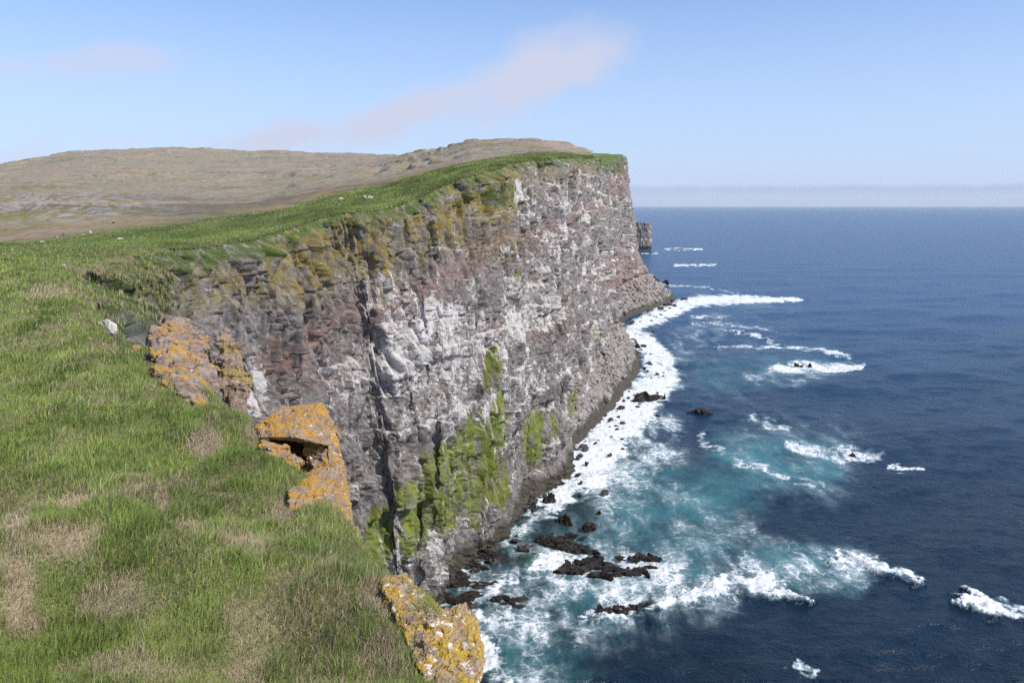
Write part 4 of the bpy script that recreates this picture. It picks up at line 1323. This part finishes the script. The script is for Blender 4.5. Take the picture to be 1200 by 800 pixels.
def build_grass():
    N = 560000
    Y = np.exp(rng.uniform(math.log(6.5), math.log(118), N)); U = rng.uniform(-.78, .06, N)
    X = U * Y
    # beside and behind the view too, thinner, so the turf goes on to either side
    M_ = 170000
    rr = np.exp(rng.uniform(math.log(2.0), math.log(70), M_)); aa = rng.uniform(R(-75), R(100), M_)
    X2, Y2 = -rr * np.sin(aa), rr * np.cos(aa)
    q_ = ((X2 < -.78 * Y2) | (Y2 < 6.5)) & (np.hypot(X2, Y2) > 2.2)
    X = np.concatenate([X, X2[q_]]); Y = np.concatenate([Y, Y2[q_]])
    D = edge_dist(X, Y)
    k = D > -.25 + .2 * perlin(X * 1.5, Y * 1.5, 311)
    X, Y, D = X[k], Y[k], D[k]; n = len(X)
    st = straw_mask(X, Y, D)
    tuft = .7 * fbm(X / .9, Y / .9, 315, 3) + 1.3 * (.45 - worley(X / .75, Y / .75, 319)[0])
    hollow = sstep(.55, .95, st)
    ln = (.165 + .20 * tuft) * (1 - .35 * hollow) * rng.uniform(.55, 1.35, n) * np.clip(.8 + Y / 60, .95, 1.7)
    ln = np.clip(ln, .10, .8)
    wd = np.maximum(.0080, np.hypot(X, Y) * .00072) * rng.uniform(.6, 1.3, n)
    wind = R(25) + 1.3 * perlin(X / 2.6, Y / 2.6, 317) + .8 * perlin(X / .7, Y / .7, 318)
    lean = np.clip(.72 + .3 * rng.normal(size=n) + .2 * st, .1, .98)
    o = blades('grass', X, Y, ln, wd, wind, blade_col(X, Y, D, st), lean)
    tag(o, 'windswept green and straw grass on the near promontory', 'grass', kind='stuff')
    # rim meadow further along the cliff top
    N = 260000
    Y = np.exp(rng.uniform(math.log(95), math.log(640), N)); X = np.zeros(N)
    mm = poly_f[:, 1] > 90
    ex = np.interp(Y, np.maximum.accumulate(poly_f[mm, 1]), poly_f[mm, 0])
    inl = rng.random(N) ** 1.7 * np.interp(Y, [95, 200, 640], [110, 70, 60])
    X = ex - inl
    D = edge_dist(X, Y)
    k = (D > .15 + .8 * np.abs(perlin(X / 3, Y / 3, 321))) & (green_mask(X, Y, D) > rng.random(N) * .7)
    X, Y, D = X[k], Y[k], D[k]; n = len(X)
    st = np.clip(.30 + .35 * fbm(X / 6, Y / 12, 323, 3) + .5 * sstep(6, 0, D) * sstep(190, 120, Y), 0, 1)
    ln = rng.uniform(.25, .7, n) * np.clip(Y / 200, .8, 1.8) * .75
    wd = Y * .0005 * rng.uniform(.7, 1.4, n)
    lean = np.clip(.5 + .3 * rng.normal(size=n), .05, .95)
    col = blade_col(X, Y, D, st * .3) * (.80 + .5 * fbm(X / 12, Y / 30, 327, 3))[:, None].clip(.4, 1.2)
    o = blades('rim_grass', X, Y, ln, wd, R(25) + 1.0 * perlin(X / 9, Y / 9, 325), col, lean)
    tag(o, 'bright green grass strip along the rim of the far cliff', 'grass', kind='stuff')


build_grass()


def build_gully_grass():
    if not GULLY: return
    P_ = np.concatenate(GULLY); n = len(P_)
    X, Y, Z = P_.T
    st = np.clip(.35 + .5 * fbm(X / 3, Z / 3, 331, 3), 0, 1)
    o = blades('gully_grass', X, Y, rng.uniform(.25, .6, n), Y * .0008 * rng.uniform(.7, 1.3, n), R(-20), blade_col(X, Z, None, st), np.clip(.6 + .3 * rng.normal(size=n), .1, .98), Z - .03)
    tag(o, 'rough green and straw grass hanging in the gully at the head of the cliff', 'grass', kind='stuff')


build_gully_grass()
print('grass', time.time() - T0)

# ------------------------------------------------------------------ air
def build_haze():
    x0, x1, y0, y1, z0, z1 = -90000, 190000, -400, 92000, -6, 420
    v = [(x, y, z) for z in (z0, z1) for y in (y0, y1) for x in (x0, x1)]
    f = [(0, 2, 3, 1), (4, 5, 7, 6), (0, 1, 5, 4), (2, 6, 7, 3), (0, 4, 6, 2), (1, 3, 7, 5)]
    me = bpy.data.meshes.new('haze'); me.from_pydata(v, [], f); me.update()
    t = NT('sea_air')
    pv = t.n('ShaderNodeVolumePrincipled'); pv.inputs['Color'].default_value = (.88, .94, 1, 1); pv.inputs['Density'].default_value = HAZE
    t.l(pv.outputs[0], t.out.inputs['Volume'])
    o = link('haze', me, t.m); tag(o, 'thin pale sea haze softening the far hills and the horizon', 'haze', kind='stuff')


HAZE = 1.5e-5
build_haze()

# ------------------------------------------------------------------ light, sky, camera
SUN = Vector((.80, -.40, .88)).normalized()
el = math.asin(SUN.z); rot = math.atan2(SUN.x, SUN.y)
ld = bpy.data.lights.new('sun', 'SUN'); ld.energy = 4.6; ld.angle = R(.53); ld.color = (1, .955, .88)
lo = bpy.data.objects.new('sun', ld); C.objects.link(lo); lo.rotation_euler = (-SUN).to_track_quat('-Z', 'Y').to_euler(); lo.location = (60, -60, 260)

W = bpy.data.worlds.new('World'); S.world = W; W.use_nodes = True
nt = W.node_tree; nt.nodes.clear()


class WT(NT):
    def __init__(s, tree):
        s.t = tree; s.out = s.n('ShaderNodeOutputWorld')


w = WT(nt)
sky = w.n('ShaderNodeTexSky'); sky.sky_type = 'NISHITA'; sky.sun_disc = False; sky.sun_elevation = el; sky.sun_rotation = rot
sky.altitude = 100; sky.air_density = 1.0; sky.dust_density = .6; sky.ozone_density = 1.6
tc = w.n('ShaderNodeTexCoord').outputs['Generated']
sx = w.n('ShaderNodeSeparateXYZ'); w.l(tc, sx.inputs[0])
yy = w.math('MAXIMUM', sx.outputs[1], .05)
U = w.math('DIVIDE', sx.outputs[0], yy); E = w.math('DIVIDE', sx.outputs[2], yy)
front = w.ramp(sx.outputs[1], .1, .3)
cv = w.n('ShaderNodeCombineXYZ'); w.l(U, cv.inputs[0]); w.l(E, cv.inputs[1])
UE = cv.outputs[0]
wv = w.noise(UE, 9, 5, .6, color=True)
ws = w.n('ShaderNodeVectorMath', operation='SUBTRACT'); w.l(wv, ws.inputs[0]); ws.inputs[1].default_value = (.5, .5, .5)
UEw = w.vadd(UE, w.vec(ws.outputs[0], (.13, .065, 0)))
cs = w.n('ShaderNodeSeparateXYZ'); w.l(UEw, cs.inputs[0])


def cloud(cx, cy, rx, ry, ang, dens):
    u0, e0 = [float(v) for v in ue(cx, cy)]
    du = w.math('SUBTRACT', cs.outputs[0], u0); de = w.math('SUBTRACT', cs.outputs[1], e0)
    ca, sa = math.cos(R(ang)), math.sin(R(ang))
    a = w.math('ADD', w.math('MULTIPLY', du, ca * F / rx), w.math('MULTIPLY', de, sa * F / rx))
    b = w.math('ADD', w.math('MULTIPLY', du, -sa * F / ry), w.math('MULTIPLY', de, ca * F / ry))
    r = w.math('SQRT', w.math('ADD', w.math('MULTIPLY', a, a), w.math('MULTIPLY', b, b)))
    return w.ramp(r, 1.2, .3, 0, dens)


parts = [cloud(620, 92, 130, 42, 24, 1.0), cloud(500, 130, 170, 26, 15, .9), cloud(320, 158, 95, 18, 4, .85), cloud(650, 50, 70, 28, 20, .5),
         cloud(120, 72, 110, 20, 5, .55), cloud(8, 72, 45, 18, 0, .5), cloud(30, 180, 60, 18, 20, .30), cloud(150, 162, 60, 10, 0, .22), cloud(1130, 184, 22, 4, 0, .28), cloud(1090, 197, 30, 3, 0, .18)]
cl = parts[0]
for p in parts[1:]: cl = w.math('MAXIMUM', cl, p)
tex = w.noise(UEw, 7, 6, .6)
cl = w.math('MULTIPLY', cl, w.ramp(tex, .27, .60, .55, 1.2), clamp=True)
cl = w.math('MULTIPLY', cl, front)
# far cloud bank lying on the sea horizon
top = w.math('ADD', .0255, w.math('MULTIPLY', w.math('SUBTRACT', w.noise(w.vec(UE, (1, .3, 1)), 14, 5, .6), .5), .012))
top = w.math('ADD', top, w.math('MULTIPLY', U, .004))
bank = w.math('MULTIPLY', w.ramp(E, w.math('SUBTRACT', top, .009), top, 1, 0), front)
bank_hi = w.math('MULTIPLY', bank, w.ramp(E, .006, .024))
base = w.vec(sky.outputs[0], (1.05, 1.15, 1.42))
hz = w.ramp(sx.outputs[2], .0, .31, .75, 0)
base = w.mix(hz, base, (4.4, 5.6, 8.0))
base = w.mix(w.math('MULTIPLY', bank, .42), base, (4.62, 5.38, 6.92))
base = w.mix(w.math('MULTIPLY', bank_hi, .75), base, (3.38, 4.08, 5.85))
base = w.mix(w.math('MULTIPLY', cl, .95), base, (5.1, 5.4, 6.8))
bg = w.n('ShaderNodeBackground'); w.l(base, bg.inputs[0]); bg.inputs[1].default_value = .112
w.l(bg.outputs[0], w.out.inputs[0])

cam = bpy.data.cameras.new('camera'); cam.sensor_width = 36; cam.lens = F / 1200 * 36; cam.clip_start = .1; cam.clip_end = 200000
co_ = bpy.data.objects.new('camera', cam); C.objects.link(co_); co_.location = (0, 0, H); co_.rotation_euler = (math.pi / 2 - PITCH, 0, 0)
S.camera = co_
S.view_settings.view_transform = 'Standard'; S.view_settings.look = 'None'; S.view_settings.exposure = .15; S.view_settings.gamma = 1
S.render.engine = 'CYCLES'
S.cycles.use_denoising = False; S.cycles.sample_clamp_direct = 2.5; S.cycles.sample_clamp_indirect = 3.0; S.cycles.max_bounces = 5; S.cycles.diffuse_bounces = 2; S.cycles.glossy_bounces = 2; S.cycles.transmission_bounces = 2
print('done', time.time() - T0)
